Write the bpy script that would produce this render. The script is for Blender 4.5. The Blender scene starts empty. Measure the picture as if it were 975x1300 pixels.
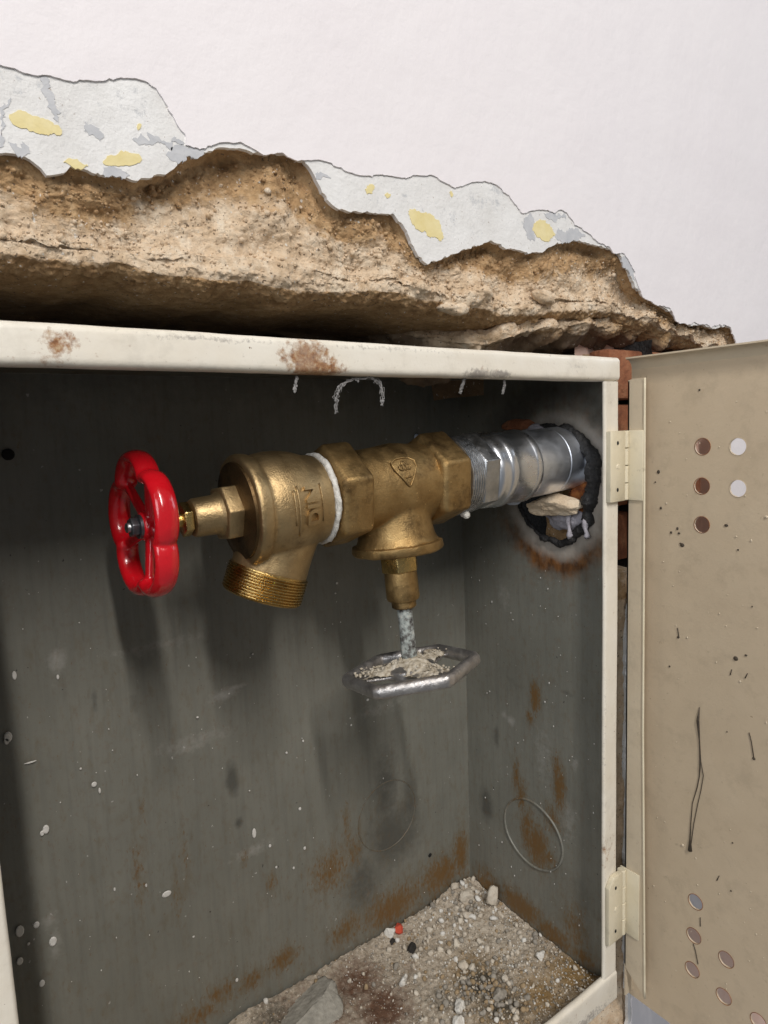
import bpy, bmesh, math, random
import numpy as np
from mathutils import Vector, Matrix

random.seed(7)
RNG = np.random.default_rng(7)
S = bpy.context.scene
COL = S.collection

# ------------------------------------------------------------------ camera
CAMP = np.array([-.4548, -.3085, -.0509])
YAW, PITCH, ROLL, FPX = .6299, -.119, .0376, 838.17
def cam_axes():
    cy, sy = math.cos(YAW), math.sin(YAW); cp, sp = math.cos(PITCH), math.sin(PITCH)
    f = np.array([sy*cp, cy*cp, sp]); r = np.array([cy, -sy, 0.]); d = np.cross(f, r)
    c, s = math.cos(ROLL), math.sin(ROLL)
    return c*r+s*d, -s*r+c*d, f
CR, CD, CF = cam_axes()
def on(x, y, ax, v):
    """survey of the photograph: the point of the real plane (axis ax = v) seen at pixel x, y"""
    d = CR*(x-487.5)/FPX + CD*(y-650)/FPX + CF
    return CAMP + d*(v-CAMP[ax])/d[ax]
cam = bpy.data.cameras.new('camera'); co = bpy.data.objects.new('camera', cam); COL.objects.link(co)
M = Matrix(((CR[0], -CD[0], -CF[0]), (CR[1], -CD[1], -CF[1]), (CR[2], -CD[2], -CF[2]))).to_4x4()
M.translation = Vector(CAMP); co.matrix_world = M
cam.sensor_fit = 'HORIZONTAL'; cam.sensor_width = 36; cam.lens = FPX/975*36
cam.clip_start = .01; cam.clip_end = 100
S.camera = co

# ------------------------------------------------------------------ light
W = bpy.data.worlds.new('World'); S.world = W; W.use_nodes = True
W.node_tree.nodes['Background'].inputs[0].default_value = (.93, .96, 1, 1)
W.node_tree.nodes['Background'].inputs[1].default_value = .17
def area(name, direction, dist, target, sx, sy, power, col, up):
    l = bpy.data.lights.new(name, 'AREA'); l.shape = 'RECTANGLE'; l.size = sx; l.size_y = sy
    l.energy = power; l.color = col
    o = bpy.data.objects.new(name, l); COL.objects.link(o)
    d = Vector(direction).normalized(); t = Vector(target); o.location = t + d*dist
    z = d; y = Vector(up); y = (y - z*y.dot(z)).normalized(); x = y.cross(z)
    m = Matrix((x, y, z)).transposed().to_4x4(); m.translation = o.location; o.matrix_world = m
    return o
area('ceiling_lamp', (-.20, -.76, .70), 2.4, (-.25, .1, -.2), .07, .95, 40, (1, .955, .91), (0, .6, .8))
area('window_light', (-.86, -.50, .34), 2.6, (-.1, .1, -.25), 1.0, 1.2, 19, (.93, .96, 1), (0, 0, 1))
area('right_window', (.82, -.46, .34), 2.4, (.15, .0, .1), 1.0, 1.2, 12, (.80, .88, 1), (0, 0, 1))
S.view_settings.view_transform = 'Standard'; S.view_settings.look = 'None'
S.view_settings.exposure = 0; S.view_settings.gamma = 1
S.render.engine = 'CYCLES'
S.cycles.max_bounces = 8

# ------------------------------------------------------------------ noise
def _h(i, j, k, s):
    n = (i.astype(np.int64)*374761393 + j.astype(np.int64)*668265263 + k.astype(np.int64)*2147483647 + s*974711) & 0xffffffff
    n = ((n ^ (n >> 13))*1274126177) & 0xffffffff
    n = ((n ^ (n >> 16))*2246822519) & 0xffffffff
    return ((n ^ (n >> 15)) & 0xffffff)/float(0xffffff)
def vn(P, s=0):
    P = np.asarray(P, float); I = np.floor(P); F = P-I; F = F*F*(3-2*F)
    i, j, k = I[:, 0], I[:, 1], I[:, 2]; r = 0
    for a in (0, 1):
        wa = F[:, 0] if a else 1-F[:, 0]
        for b in (0, 1):
            wb = F[:, 1] if b else 1-F[:, 1]
            for c in (0, 1):
                wc = F[:, 2] if c else 1-F[:, 2]
                r = r + wa*wb*wc*_h(i+a, j+b, k+c, s)
    return r
def fbm(P, sc, oc=4, s=0, gain=.5):
    P = np.asarray(P, float)*sc; t = 0; a = 1; n = 0
    for o in range(oc):
        t = t + a*vn(P, s+o*17); n += a; a *= gain; P = P*2.03+7.1
    return t/n - .5
def vor(P, sc, s=0):
    """distance to nearest and second nearest cell point (xz or xyz)"""
    P = np.asarray(P, float)*sc; I = np.floor(P); d1 = np.full(len(P), 9.); d2 = np.full(len(P), 9.)
    for a in (-1, 0, 1):
        for b in (-1, 0, 1):
            for c in (-1, 0, 1):
                i, j, k = I[:, 0]+a, I[:, 1]+b, I[:, 2]+c
                q = np.stack([i+_h(i, j, k, s), j+_h(i, j, k, s+1), k+_h(i, j, k, s+2)], 1)
                d = np.linalg.norm(q-P, axis=1)
                m = d < d1; d2 = np.where(m, d1, np.minimum(d2, d)); d1 = np.where(m, d, d1)
    return d1, d2

# ------------------------------------------------------------------ mesh helpers
class G:
    def __init__(s): s.v = []; s.f = []
    def add(s, vs, fs):
        b = len(s.v); s.v.extend([tuple(map(float, q)) for q in vs]); s.f.extend([tuple(b+i for i in q) for q in fs]); return s
def frame(d, up=(0, 0, 1)):
    d = np.array(d, float); d /= np.linalg.norm(d); u = np.array(up, float)
    if abs(u@d) > .95: u = np.array([0, 1., 0])
    x = np.cross(u, d); x /= np.linalg.norm(x); return x, np.cross(d, x), d
def lathe(g, o, d, prof, n=48, phase=0, up=(0, 0, 1), cap=(True, True)):
    x, y, z = frame(d, up); o = np.array(o, float); vs = []
    for s, r in prof:
        for k in range(n):
            a = phase+2*math.pi*k/n; vs.append(o+z*s+r*(math.cos(a)*x+math.sin(a)*y))
    fs = [(i*n+k, i*n+(k+1) % n, (i+1)*n+(k+1) % n, (i+1)*n+k) for i in range(len(prof)-1) for k in range(n)]
    if cap[0]: fs.append(tuple(range(n-1, -1, -1)))
    if cap[1]: fs.append(tuple((len(prof)-1)*n+k for k in range(n)))
    return g.add(vs, fs)
def hexnut(g, o, d, s0, s1, rc, phase=0, ch=.12, up=(0, 0, 1)):
    """six flats with turned chamfers: corners cut back at both faces"""
    e = rc*ch
    return lathe(g, o, d, [(s0, rc-e*1.1), (s0+e*.5, rc), (s1-e*.5, rc), (s1, rc-e*1.1)], 6, phase, up)
def sweep(g, pts, sec, closed=False, ups=None):
    """sec: function(i)->list of (a,b) offsets in the (normal, binormal) frame"""
    pts = [np.array(p, float) for p in pts]; n = len(pts); vs = []; m = None
    prev = None
    for i, p in enumerate(pts):
        t = pts[(i+1) % n]-pts[i-1] if closed or 0 < i < n-1 else (pts[1]-pts[0] if i == 0 else pts[-1]-pts[-2])
        t = t/ (np.linalg.norm(t)+1e-12)
        u = np.array(ups, float) if ups is not None else (prev if prev is not None else np.array([0, 0, 1.]) if abs(t[2]) < .9 else np.array([0, 1., 0]))
        a = np.cross(u, t); a /= np.linalg.norm(a)+1e-12; b = np.cross(t, a)
        prev = b if ups is None else None
        s = sec(i); m = len(s)
        for q in s: vs.append(p+a*q[0]+b*q[1])
    fs = []
    for i in range(n if closed else n-1):
        for k in range(m):
            fs.append((i*m+k, i*m+(k+1) % m, ((i+1) % n)*m+(k+1) % m, ((i+1) % n)*m+k))
    if not closed: fs += [tuple(range(m-1, -1, -1)), tuple((n-1)*m+k for k in range(m))]
    return g.add(vs, fs)
def ell(a, b, m=12): return [(a*math.cos(2*math.pi*k/m), b*math.sin(2*math.pi*k/m)) for k in range(m)]
def tube(g, pts, r, m=8, closed=False):
    rr = r if callable(r) else (lambda i: r)
    return sweep(g, pts, lambda i: ell(rr(i), rr(i), m), closed)
def box(g, a, b):
    a = np.array(a); b = np.array(b)
    vs = [(x, y, z) for x in (a[0], b[0]) for y in (a[1], b[1]) for z in (a[2], b[2])]
    return g.add(vs, [(0, 1, 3, 2), (4, 6, 7, 5), (0, 4, 5, 1), (2, 3, 7, 6), (0, 2, 6, 4), (1, 5, 7, 3)])
def grid(g, P):
    n, m = P.shape[:2]; b = len(g.v)
    g.v.extend(map(tuple, P.reshape(-1, 3)))
    g.f.extend([(b+i*m+j, b+i*m+j+1, b+(i+1)*m+j+1, b+(i+1)*m+j) for i in range(n-1) for j in range(m-1)])
    return g
def ico(sub):
    bm = bmesh.new(); bmesh.ops.create_icosphere(bm, subdivisions=sub, radius=1)
    v = np.array([q.co[:] for q in bm.verts]); f = [tuple(x.index for x in q.verts) for q in bm.faces]; bm.free(); return v, f
ICO = {k: ico(k) for k in (1, 2, 3, 4, 5)}
def rotm(a, b, c):
    return np.array(Matrix.Rotation(a, 3, 'X') @ Matrix.Rotation(b, 3, 'Y') @ Matrix.Rotation(c, 3, 'Z'))
def rock(g, c, size, sub=3, rough=.35, seed=0, rot=(0, 0, 0), flat=0):
    v, f = ICO[sub]; v = v.copy()
    if flat:
        rs = np.random.default_rng(seed)          # fracture planes
        for _ in range(flat):
            n = rs.normal(size=3); n /= np.linalg.norm(n); h = rs.uniform(.45, .8)
            d = v@n; v = v - np.outer(np.maximum(d-h, 0), n)
    nn = v/np.linalg.norm(v, axis=1)[:, None]
    v = v + nn*(fbm(nn+seed*3.3, 1.7, 4, seed)*rough*1.6)[:, None]
    v = v*np.array(size); v = v@rotm(*rot).T + np.array(c)
    return g.add(v, f)
def displace(g, fn):
    me = bpy.data.meshes.new('t'); me.from_pydata(g.v, [], g.f); me.update()
    n = len(g.v); co_ = np.empty(n*3); me.vertices.foreach_get('co', co_); no = np.empty(n*3); me.vertices.foreach_get('normal', no)
    bpy.data.meshes.remove(me); co_ = co_.reshape(-1, 3); no = no.reshape(-1, 3)
    g.v = list(map(tuple, co_+no*fn(co_)[:, None])); return g
def thing(name, label, cat, loc, group=None):
    o = bpy.data.objects.new(name, None); COL.objects.link(o); o.location = loc; o.empty_display_size = .02
    o['label'] = label; o['category'] = cat
    if group: o['group'] = group
    return o
def wloc(o):
    p = Vector((0, 0, 0))
    while o: p = p + o.location; o = o.parent
    return p
def obj(name, g, mat, parent=None, smooth=None, loc=None, attrs=None, kind=None, label=None, cat=None, group=None):
    """link one mesh object; g holds world coordinates"""
    off = np.array(loc if loc is not None else (wloc(parent) if parent else (0, 0, 0)), float)
    me = bpy.data.meshes.new(name); V = np.array(g.v, float)-off
    me.from_pydata(V.tolist() if len(V) < 200 else [tuple(q) for q in V], [], g.f); me.update()
    for k, a in (attrs or {}).items():
        at = me.attributes.new(k, 'FLOAT', 'POINT'); at.data.foreach_set('value', np.asarray(a, np.float32))
    if smooth is not None:
        me.shade_smooth()
        if smooth < 180: me.set_sharp_from_angle(angle=math.radians(smooth))
    me.materials.append(mat)
    o = bpy.data.objects.new(name, me); COL.objects.link(o)
    if parent: o.parent = parent
    else: o.location = off
    if kind: o['kind'] = kind
    if label: o['label'] = label
    if cat: o['category'] = cat
    if group: o['group'] = group
    return o
def bake(o, mods):
    """apply a list of (type, settings) modifiers to the mesh"""
    for t, st in mods:
        m = o.modifiers.new(t, t)
        for k, v in st.items(): setattr(m, k, v)
    dg = bpy.context.evaluated_depsgraph_get(); dg.update()
    me = bpy.data.meshes.new_from_object(o.evaluated_get(dg)); old = o.data; o.modifiers.clear(); o.data = me
    bpy.data.meshes.remove(old); me.name = o.name
    return o
def bevel(o, w, seg=2, ang=30):
    bake(o, [('BEVEL', dict(width=w, segments=seg, limit_method='ANGLE', angle_limit=math.radians(ang)))])
    o.data.shade_smooth(); o.data.set_sharp_from_angle(angle=math.radians(40)); return o
def cast(o, vox, it=6, fac=.6):
    """cast-metal look: fuse the volumes and soften the seams"""
    bake(o, [('REMESH', dict(mode='VOXEL', voxel_size=vox)), ('SMOOTH', dict(iterations=it, factor=fac))])
    o.data.shade_smooth(); return o
def fill(loops, n_axis, c0, c1):
    """plate with holes: loops of 2D points (outer first) filled at c0 and walled to c1 along axis"""
    bm = bmesh.new(); rings = []
    def P(q, c):
        return {0: (c, q[0], q[1]), 1: (q[0], c, q[1]), 2: (q[0], q[1], c)}[n_axis]
    for lp in loops:
        vs = [bm.verts.new(P(q, c0)) for q in lp]; rings.append(vs)
        for i in range(len(vs)): bm.edges.new((vs[i-1], vs[i]))
    bmesh.ops.triangle_fill(bm, use_beauty=True, use_dissolve=False, edges=bm.edges[:])
    faces = bm.faces[:]
    back = {}
    for vs in rings:
        for v in vs:
            q = list(v.co); q[n_axis] = c1; back[v] = bm.verts.new(q)
    for f in faces: bm.faces.new([back[v] for v in reversed(f.verts)])
    for vs in rings:
        for i in range(len(vs)):
            a, b = vs[i-1], vs[i]; bm.faces.new((a, b, back[b], back[a]))
    bmesh.ops.recalc_face_normals(bm, faces=bm.faces[:])
    bm.verts.index_update(); g = G()
    g.add([v.co[:] for v in bm.verts], [tuple(v.index for v in f.verts) for f in bm.faces]); bm.free(); return g
def jag(pts, amp, step, seed=0, closed=False):
    """subdivide a polyline and rough it with fractal jitter"""
    pts = [np.array(p, float) for p in pts]; out = []
    n = len(pts)
    for i in range(n if closed else n-1):
        a, b = pts[i], pts[(i+1) % n]; L = np.linalg.norm(b-a); k = max(1, int(L/step))
        for j in range(k): out.append(a+(b-a)*j/k)
    if not closed: out.append(pts[-1])
    out = np.array(out); Q = np.concatenate([out, np.zeros((len(out), 1))], 1)
    ox = fbm(Q, .35/step*.35, 4, seed, .8); oz = fbm(Q, .35/step*.35, 4, seed+50, .8)
    return out + np.stack([ox, oz], 1)*2*amp

# ------------------------------------------------------------------ materials
class NT:
    def __init__(s, name):
        s.m = bpy.data.materials.new(name); s.m.use_nodes = True; s.t = s.m.node_tree
        s.b = s.t.nodes['Principled BSDF']; s.tc = s.n('ShaderNodeTexCoord').outputs['Object']
    def n(s, typ, **kw):
        q = s.t.nodes.new(typ)
        for k, v in kw.items(): setattr(q, k, v)
        return q
    def l(s, a, b): s.t.links.new(a, b)
    def math(s, op, a, b=None, clamp=False):
        q = s.n('ShaderNodeMath', operation=op); q.use_clamp = clamp
        for i, v in enumerate((a, b)):
            if v is None: continue
            if isinstance(v, (int, float)): q.inputs[i].default_value = v
            else: s.l(v, q.inputs[i])
        return q.outputs[0]
    def noise(s, sc, det=4, rough=.55, stretch=None, off=0):
        c = s.tc
        if stretch or off:
            mp = s.n('ShaderNodeMapping'); s.l(c, mp.inputs[0]); c = mp.outputs[0]
            mp.inputs['Scale'].default_value = stretch or (1, 1, 1); mp.inputs['Location'].default_value = (off, off*.7, off*1.3)
        q = s.n('ShaderNodeTexNoise'); s.l(c, q.inputs['Vector']); q.inputs['Scale'].default_value = sc
        q.inputs['Detail'].default_value = det; q.inputs['Roughness'].default_value = rough; return q.outputs[0]
    def ramp(s, f, stops):
        q = s.n('ShaderNodeValToRGB'); s.l(f, q.inputs[0]); e = q.color_ramp.elements
        while len(e) < len(stops): e.new(.5)
        for i, (p, c) in enumerate(stops):
            e[i].position = p; e[i].color = (*c, 1) if len(c) == 3 else c
        return q.outputs[0]
    def mix(s, f, a, b):
        q = s.n('ShaderNodeMix', data_type='RGBA'); 
        for i, v in ((0, f), (6, a), (7, b)):
            if isinstance(v, (int, float)): q.inputs[i].default_value = v
            elif isinstance(v, tuple): q.inputs[i].default_value = (*v, 1)
            else: s.l(v, q.inputs[i])
        return q.outputs[2]
    def attr(s, name): return s.n('ShaderNodeAttribute', attribute_name=name).outputs['Fac']
    def edge(s, v, lo, hi):
        q = s.n('ShaderNodeMapRange'); s.l(v, q.inputs[0]); q.inputs[1].default_value = lo; q.inputs[2].default_value = hi
        q.clamp = True; return q.outputs[0]
    def bump(s, items):
        prev = None
        for h, st, dist in items:
            q = s.n('ShaderNodeBump'); s.l(h, q.inputs['Height']); q.inputs['Strength'].default_value = st; q.inputs['Distance'].default_value = dist
            if prev: s.l(prev, q.inputs['Normal'])
            prev = q.outputs[0]
        s.l(prev, s.b.inputs['Normal'])
    def set(s, col=None, rough=None, metal=None, **kw):
        for k, v in (('Base Color', col), ('Roughness', rough), ('Metallic', metal)):
            if v is None: continue
            if isinstance(v, (int, float)): s.b.inputs[k].default_value = v
            elif isinstance(v, tuple): s.b.inputs[k].default_value = (*v, 1)
            else: s.l(v, s.b.inputs[k])
        for k, v in kw.items(): s.b.inputs[k.replace('_', ' ')].default_value = v
        return s.m
def layer(t, col, name, color, sc=300, amp=.9, soft=.12, stretch=None, off=0):
    n = t.noise(sc, 5, .65, stretch, off); v = t.math('ADD', t.attr(name), t.math('MULTIPLY', t.math('SUBTRACT', n, .5), amp))
    f = t.edge(v, .5-soft, .5+soft); return t.mix(f, col, color), f

def simple(name, stops, sc=60, rough=(.5, .7), metal=0, bumps=((400, .3, .0006),), det=5, stretch=None, **kw):
    t = NT(name); n = t.noise(sc, det, .6, stretch); c = t.ramp(n, stops)
    r = t.ramp(t.noise(sc*1.7, 4, .6, None, 3.1), [(.3, (rough[0],)*3), (.7, (rough[1],)*3)])
    t.bump([(t.noise(b, 4, .6), s, d) for b, s, d in bumps]) if bumps else None
    return t.set(c, r, metal, **kw)

# white wall paint
t = NT('white_paint'); n = t.noise(9, 4, .6)
c = t.ramp(n, [(.3, (.81, .765, .775)), (.7, (.835, .795, .80))])
c = t.mix(t.edge(t.noise(160, 3, .5, None, 5), .76, .82), c, (.6, .56, .54))
t.bump([(t.noise(14, 3, .5), .5, .004), (t.noise(120, 4, .6), .35, .0012), (t.noise(700, 3, .6), .2, .0004)])
M_WALL = t.set(c, .75)
# old limewashed coat under the paint
t = NT('old_plaster'); n = t.noise(35, 5, .6)
c = t.ramp(n, [(.3, (.70, .685, .66)), (.7, (.80, .79, .775))])
c = t.mix(t.edge(t.noise(75, 7, .75, None, 9), .58, .65), c, (.55, .555, .56))
c = t.mix(t.edge(t.noise(420, 3, .6, None, 2), .66, .70), c, (.45, .40, .36))
t.bump([(t.noise(60, 4, .6), .5, .0025), (t.noise(450, 4, .65), .5, .0009)])
M_OLD = t.set(c, .85)
M_YEL = simple('yellow_distemper', [(.3, (.72, .60, .27)), (.7, (.80, .70, .40))], 90, (.8, .9), bumps=((300, .4, .0008),))
M_GREY = simple('grey_primer', [(.3, (.46, .47, .49)), (.7, (.58, .58, .59))], 150, (.8, .9), bumps=((300, .4, .0008),))
# broken mortar
t = NT('broken_mortar')
a = t.attr('brown'); nb = t.noise(130, 6, .7); v = t.math('ADD', a, t.math('MULTIPLY', t.math('SUBTRACT', nb, .5), 1.1))
cream = t.ramp(t.noise(90, 6, .7, None, 4), [(.25, (.50, .345, .20)), (.5, (.76, .585, .405)), (.75, (.88, .77, .61))])
brown = t.ramp(t.noise(140, 6, .7, None, 8), [(.25, (.27, .15, .065)), (.5, (.52, .33, .165)), (.75, (.70, .50, .29))])
c = t.mix(t.edge(v, .35, .65), cream, brown)
c = t.mix(t.edge(t.math('ADD', t.attr('shade_tint'), t.math('MULTIPLY', t.math('SUBTRACT', t.noise(60, 5, .6, None, 1), .5), .5)), .3, .9), c, (.17, .11, .07))  # darker tint, painted as shade on the undersides
c = t.mix(t.edge(t.noise(520, 2, .5, None, 6), .66, .70), c, (.20, .14, .09))
c = t.mix(t.edge(t.noise(430, 2, .5, None, 12), .68, .73), c, (.80, .74, .65))
t.bump([(t.noise(260, 5, .7), .6, .0022), (t.noise(900, 4, .7), .8, .0013)])
M_MORT = t.set(c, .95)
t = NT('grey_mortar'); c = t.ramp(t.noise(70, 6, .7), [(.25, (.20, .155, .12)), (.5, (.36, .28, .21)), (.75, (.56, .47, .37))])
t.bump([(t.noise(200, 6, .75), .8, .0025), (t.noise(900, 4, .7), .6, .0009)]); M_GMORT = t.set(c, .95)
M_BRICK = simple('orange_brick', [(.25, (.14, .045, .020)), (.5, (.26, .095, .042)), (.75, (.38, .18, .09))], 60, (.85, .95), bumps=((150, .8, .003), (700, .5, .0008)))
M_DBRICK = simple('dark_brick', [(.25, (.06, .042, .035)), (.75, (.16, .11, .085))], 50, (.85, .95), bumps=((150, .8, .003), (700, .5, .0008)))  # darker brick tone for the pocket bricks
M_PINK = simple('salmon_plaster', [(.3, (.84, .56, .44)), (.7, (.88, .63, .52))], 40, (.8, .9))
# cabinet steel, cream enamel outside
def enamel(name, c0, c1, chip=(.26, .10, .035), chips=.5):
    t = NT(name); c = t.ramp(t.noise(28, 5, .6), [(.3, c0), (.7, c1)])
    c = t.mix(t.edge(t.noise(140, 5, .65, None, 3), .64, .72), c, tuple(x*.82 for x in c0))
    c = t.mix(t.edge(t.noise(330, 3, .6, None, 7), .73, .76), c, (.20, .13, .08))
    c, f = layer(t, c, 'rust', t.ramp(t.noise(300, 5, .7, None, 11), [(.35, (.17, .07, .03)), (.5, (.33, .16, .07)), (.65, (.50, .36, .22))]), 230, 1.9, .2)
    c, f2 = layer(t, c, 'grime', (.30, .27, .24), 420, 1.3, .2, None, 5)
    c = t.mix(t.math('MULTIPLY', t.edge(t.noise(45, 6, .7, None, 21), .52, .66), .35), c, tuple(x*.72 for x in c0))
    t.bump([(t.noise(55, 4, .6), .35, .0012), (t.noise(500, 4, .6), .25, .0004), (f, -.3, .0006)])
    return t.set(c, t.ramp(t.noise(90, 3, .6, None, 2), [(.3, (.33,)*3), (.7, (.5,)*3)]))
M_CREAM = enamel('cream_enamel', (.75, .685, .57), (.82, .77, .67))
M_HINGE = enamel('hinge_enamel', (.68, .60, .43), (.75, .68, .52))
M_DOOR = enamel('beige_enamel', (.535, .43, .30), (.575, .468, .332))
M_LIP = enamel('pale_beige_enamel', (.56, .465, .335), (.61, .52, .385))
# grey inside paint
t = NT('grey_paint')
c = t.ramp(t.noise(16, 5, .6), [(.3, (.168, .165, .138)), (.7, (.205, .201, .170))])
c = t.mix(t.math('MULTIPLY', t.edge(t.noise(240, 3, .6, (1, 1, .06), 2), .45, .8), .35), c, (.10, .10, .088))
c = t.mix(t.edge(t.noise(230, 2, .5, None, 4), .745, .765), c, (.42, .41, .38))
c = t.mix(t.edge(t.noise(260, 2, .5, None, 14), .74, .77), c, (.06, .055, .05))
c, fd = layer(t, c, 'stain', (.092, .090, .077), 120, .8, .28)
c, fl = layer(t, c, 'pale', (.33, .32, .29), 220, 1.0, .35, None, 9)
c, fr = layer(t, c, 'rust', (.130, .090, .042), 200, 1.5, .45, (1, 1, .4))
c, fr2 = layer(t, c, 'rust', (.155, .085, .030), 480, 2.3, .22, (1, 1, .45), 3)
c, fh = layer(t, c, 'burn', t.ramp(t.noise(150, 4, .6, (1, 1, .5), 31), [(.35, (.07, .032, .014)), (.65, (.20, .085, .026))]), 170, 1.1, .45, None, 8)
c, fs = layer(t, c, 'soot_shade', (.016, .013, .011), 90, .5, .35, None, 6)  # scorch round the pipe hole, plus painted shade atop the back sheet
c, fb = layer(t, c, 'bare', (.46, .41, .36), 90, .6, .4, None, 2)
t.bump([(t.noise(20, 3, .5), .25, .003), (t.noise(600, 4, .6), .18, .0004), (fr, .25, .0006)])
M_IN = t.set(c, t.ramp(t.noise(50, 4, .6, None, 1), [(.3, (.38,)*3), (.7, (.55,)*3)]))
M_HOLE = simple('hole_black', [(.3, (.006,)*3), (.7, (.012,)*3)], 100, (.9, 1), bumps=())
M_FLECK = simple('white_drip', [(.3, (.62, .60, .56)), (.7, (.74, .72, .68))], 300, (.5, .7))
M_CHAR_VOID = simple('char_and_void', [(.3, (.008, .008, .009)), (.7, (.03, .028, .027))], 300, (.45, .8), bumps=((500, .9, .0015),))  # black of the scorched lip, also painted dark inside the hole
M_DRIP = simple('dark_drip', [(.3, (.035, .025, .017)), (.7, (.09, .068, .045))], 300, (.5, .8), bumps=())
M_RUSTP = simple('rusty_iron', [(.25, (.06, .02, .012)), (.5, (.25, .075, .02)), (.75, (.48, .19, .05))], 150, (.8, .95), bumps=((300, .9, .002),))
# metals
def brass(name, c0, c1, dark, dk=(.60, .72), r=(.36, .52), sc=60, met=.92, grime=None):
    t = NT(name); n = t.noise(sc, 6, .65); c = t.ramp(n, [(.28, c0), (.72, c1)])
    c = t.mix(t.edge(t.noise(sc*.55, 6, .7, None, 5), *dk), c, dark)
    c = t.mix(t.edge(t.noise(700, 2, .5, None, 8), .73, .76), c, tuple(min(1, x*2.2) for x in c1))
    ro = t.ramp(t.noise(sc*1.5, 5, .6, None, 2), [(.3, (r[0],)*3), (.7, (r[1],)*3)])
    t.bump([(t.noise(160, 4, .6), .3, .0012), (t.noise(1100, 3, .6), .5, .0005)])
    return t.set(c, ro, met)
M_BRASS = brass('cast_bronze', (.37, .255, .125), (.50, .365, .19), (.21, .135, .06))
M_OLDBR = brass('aged_bronze', (.29, .18, .07), (.46, .315, .14), (.10, .060, .026), (.52, .70), (.36, .6), 75)
M_DKBR = brass('shadowed_bronze', (.10, .065, .03), (.16, .10, .045), (.05, .03, .014), (.5, .66), (.35, .55))
M_BRIGHT = brass('turned_brass', (.52, .36, .13), (.62, .45, .19), (.34, .21, .07), (.62, .74), (.2, .32), 90, 1)
t = NT('red_gloss'); c = t.ramp(t.noise(40, 4, .6), [(.3, (.50, .004, .010)), (.7, (.62, .008, .016))])
c = t.mix(t.edge(t.noise(900, 2, .5, None, 2), .76, .79), c, (.25, .01, .01))
t.bump([(t.noise(110, 4, .6), .35, .0018)]); M_RED = t.set(c, .22, 0, Coat_Weight=.6, Coat_Roughness=.08)
t = NT('pressed_steel'); c = t.ramp(t.noise(40, 4, .6), [(.3, (.66, .69, .74)), (.7, (.78, .81, .86))])
ro = t.ramp(t.noise(70, 5, .65, (.3, 1, 1)), [(.3, (.22,)*3), (.7, (.38,)*3)])
t.bump([(t.noise(45, 3, .5), .15, .004), (t.noise(900, 3, .6, (.1, 1, 1)), .12, .0003)]); M_STEEL = t.set(c, ro, 1)
M_SATIN = simple('satin_steel', [(.3, (.76, .81, .90)), (.7, (.86, .90, .97))], 50, (.30, .46), 1, ((30, .22, .004), (900, .1, .0003)))
M_ZINC = simple('zinc', [(.3, (.36, .37, .38)), (.7, (.52, .53, .54))], 150, (.3, .5), 1, ((400, .4, .0008),))
M_ALU = simple('dull_aluminium', [(.25, (.27, .25, .24)), (.5, (.43, .41, .395)), (.75, (.56, .54, .52))], 120, (.28, .5), .85, ((130, .5, .002), (700, .4, .0006)))
M_DKNUT = simple('dark_steel', [(.3, (.12, .125, .14)), (.7, (.22, .225, .24))], 120, (.3, .45), .9)
t = NT('verdigris'); c = t.ramp(t.noise(160, 6, .7), [(.38, (.04, .036, .033)), (.47, (.17, .17, .16)), (.56, (.37, .41, .39)), (.7, (.55, .54, .49))])
t.bump([(t.noise(350, 5, .7), .9, .0014)]); M_VERD = t.set(c, .8)
M_TAPE = simple('white_tape', [(.3, (.42, .40, .35)), (.55, (.70, .68, .63)), (.75, (.78, .77, .73))], 300, (.6, .8), 0, ((500, .8, .001),))
M_DUST = simple('mortar_dust', [(.3, (.20, .155, .10)), (.42, (.42, .36, .27)), (.55, (.54, .48, .38)), (.72, (.64, .60, .53))], 260, (.9, 1), 0, ((500, .9, .0014),))
M_WEB = simple('cobweb', [(.3, (.20, .19, .18)), (.7, (.34, .33, .32))], 300, (.9, 1), 0, ())
t = NT('rubble_bed')
c = t.ramp(t.noise(210, 7, .75), [(.28, (.26, .20, .14)), (.5, (.52, .44, .34)), (.72, (.72, .65, .54))])
c, f = layer(t, c, 'redrust', (.15, .078, .045), 180, 1.0, .3)
c, f = layer(t, c, 'ochre', (.30, .19, .075), 200, .9, .3, None, 4)
c, f = layer(t, c, 'dark', (.10, .085, .06), 260, 1.2, .25, None, 7)
c = t.mix(t.edge(t.noise(700, 2, .5, None, 3), .67, .70), c, (.10, .08, .06))
c = t.mix(t.edge(t.noise(620, 2, .5, None, 13), .67, .70), c, (.72, .67, .58))
t.bump([(t.noise(400, 6, .75), .9, .0022)]); M_BED = t.set(c, .95)
def stone_mat(name, a, b): return simple(name, [(.3, a), (.7, b)], 180, (.85, .97), 0, ((350, .7, .0016),))
M_PEB = [stone_mat('pebble_cream', (.50, .43, .34), (.66, .60, .50)), stone_mat('pebble_grey', (.24, .215, .18), (.38, .345, .29)),
         stone_mat('pebble_white', (.66, .63, .57), (.76, .74, .69)), stone_mat('pebble_ochre', (.27, .19, .10), (.42, .31, .19))]
M_SLAB = stone_mat('slab_grey', (.25, .235, .20), (.42, .395, .34))
M_REDC = stone_mat('red_tile', (.55, .07, .035), (.66, .11, .06))
M_BLK = stone_mat('black_bit', (.02, .018, .016), (.05, .045, .04))
M_ROCK = simple('cream_rock', [(.25, (.50, .37, .24)), (.5, (.64, .51, .36)), (.75, (.72, .62, .48))], 60, (.9, 1), 0, ((120, .8, .004), (600, .6, .001)))
M_SEAL = simple('lilac_plaster', [(.3, (.28, .26, .29)), (.7, (.48, .46, .50))], 80, (.5, .8), 0, ((250, .8, .002),))
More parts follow.
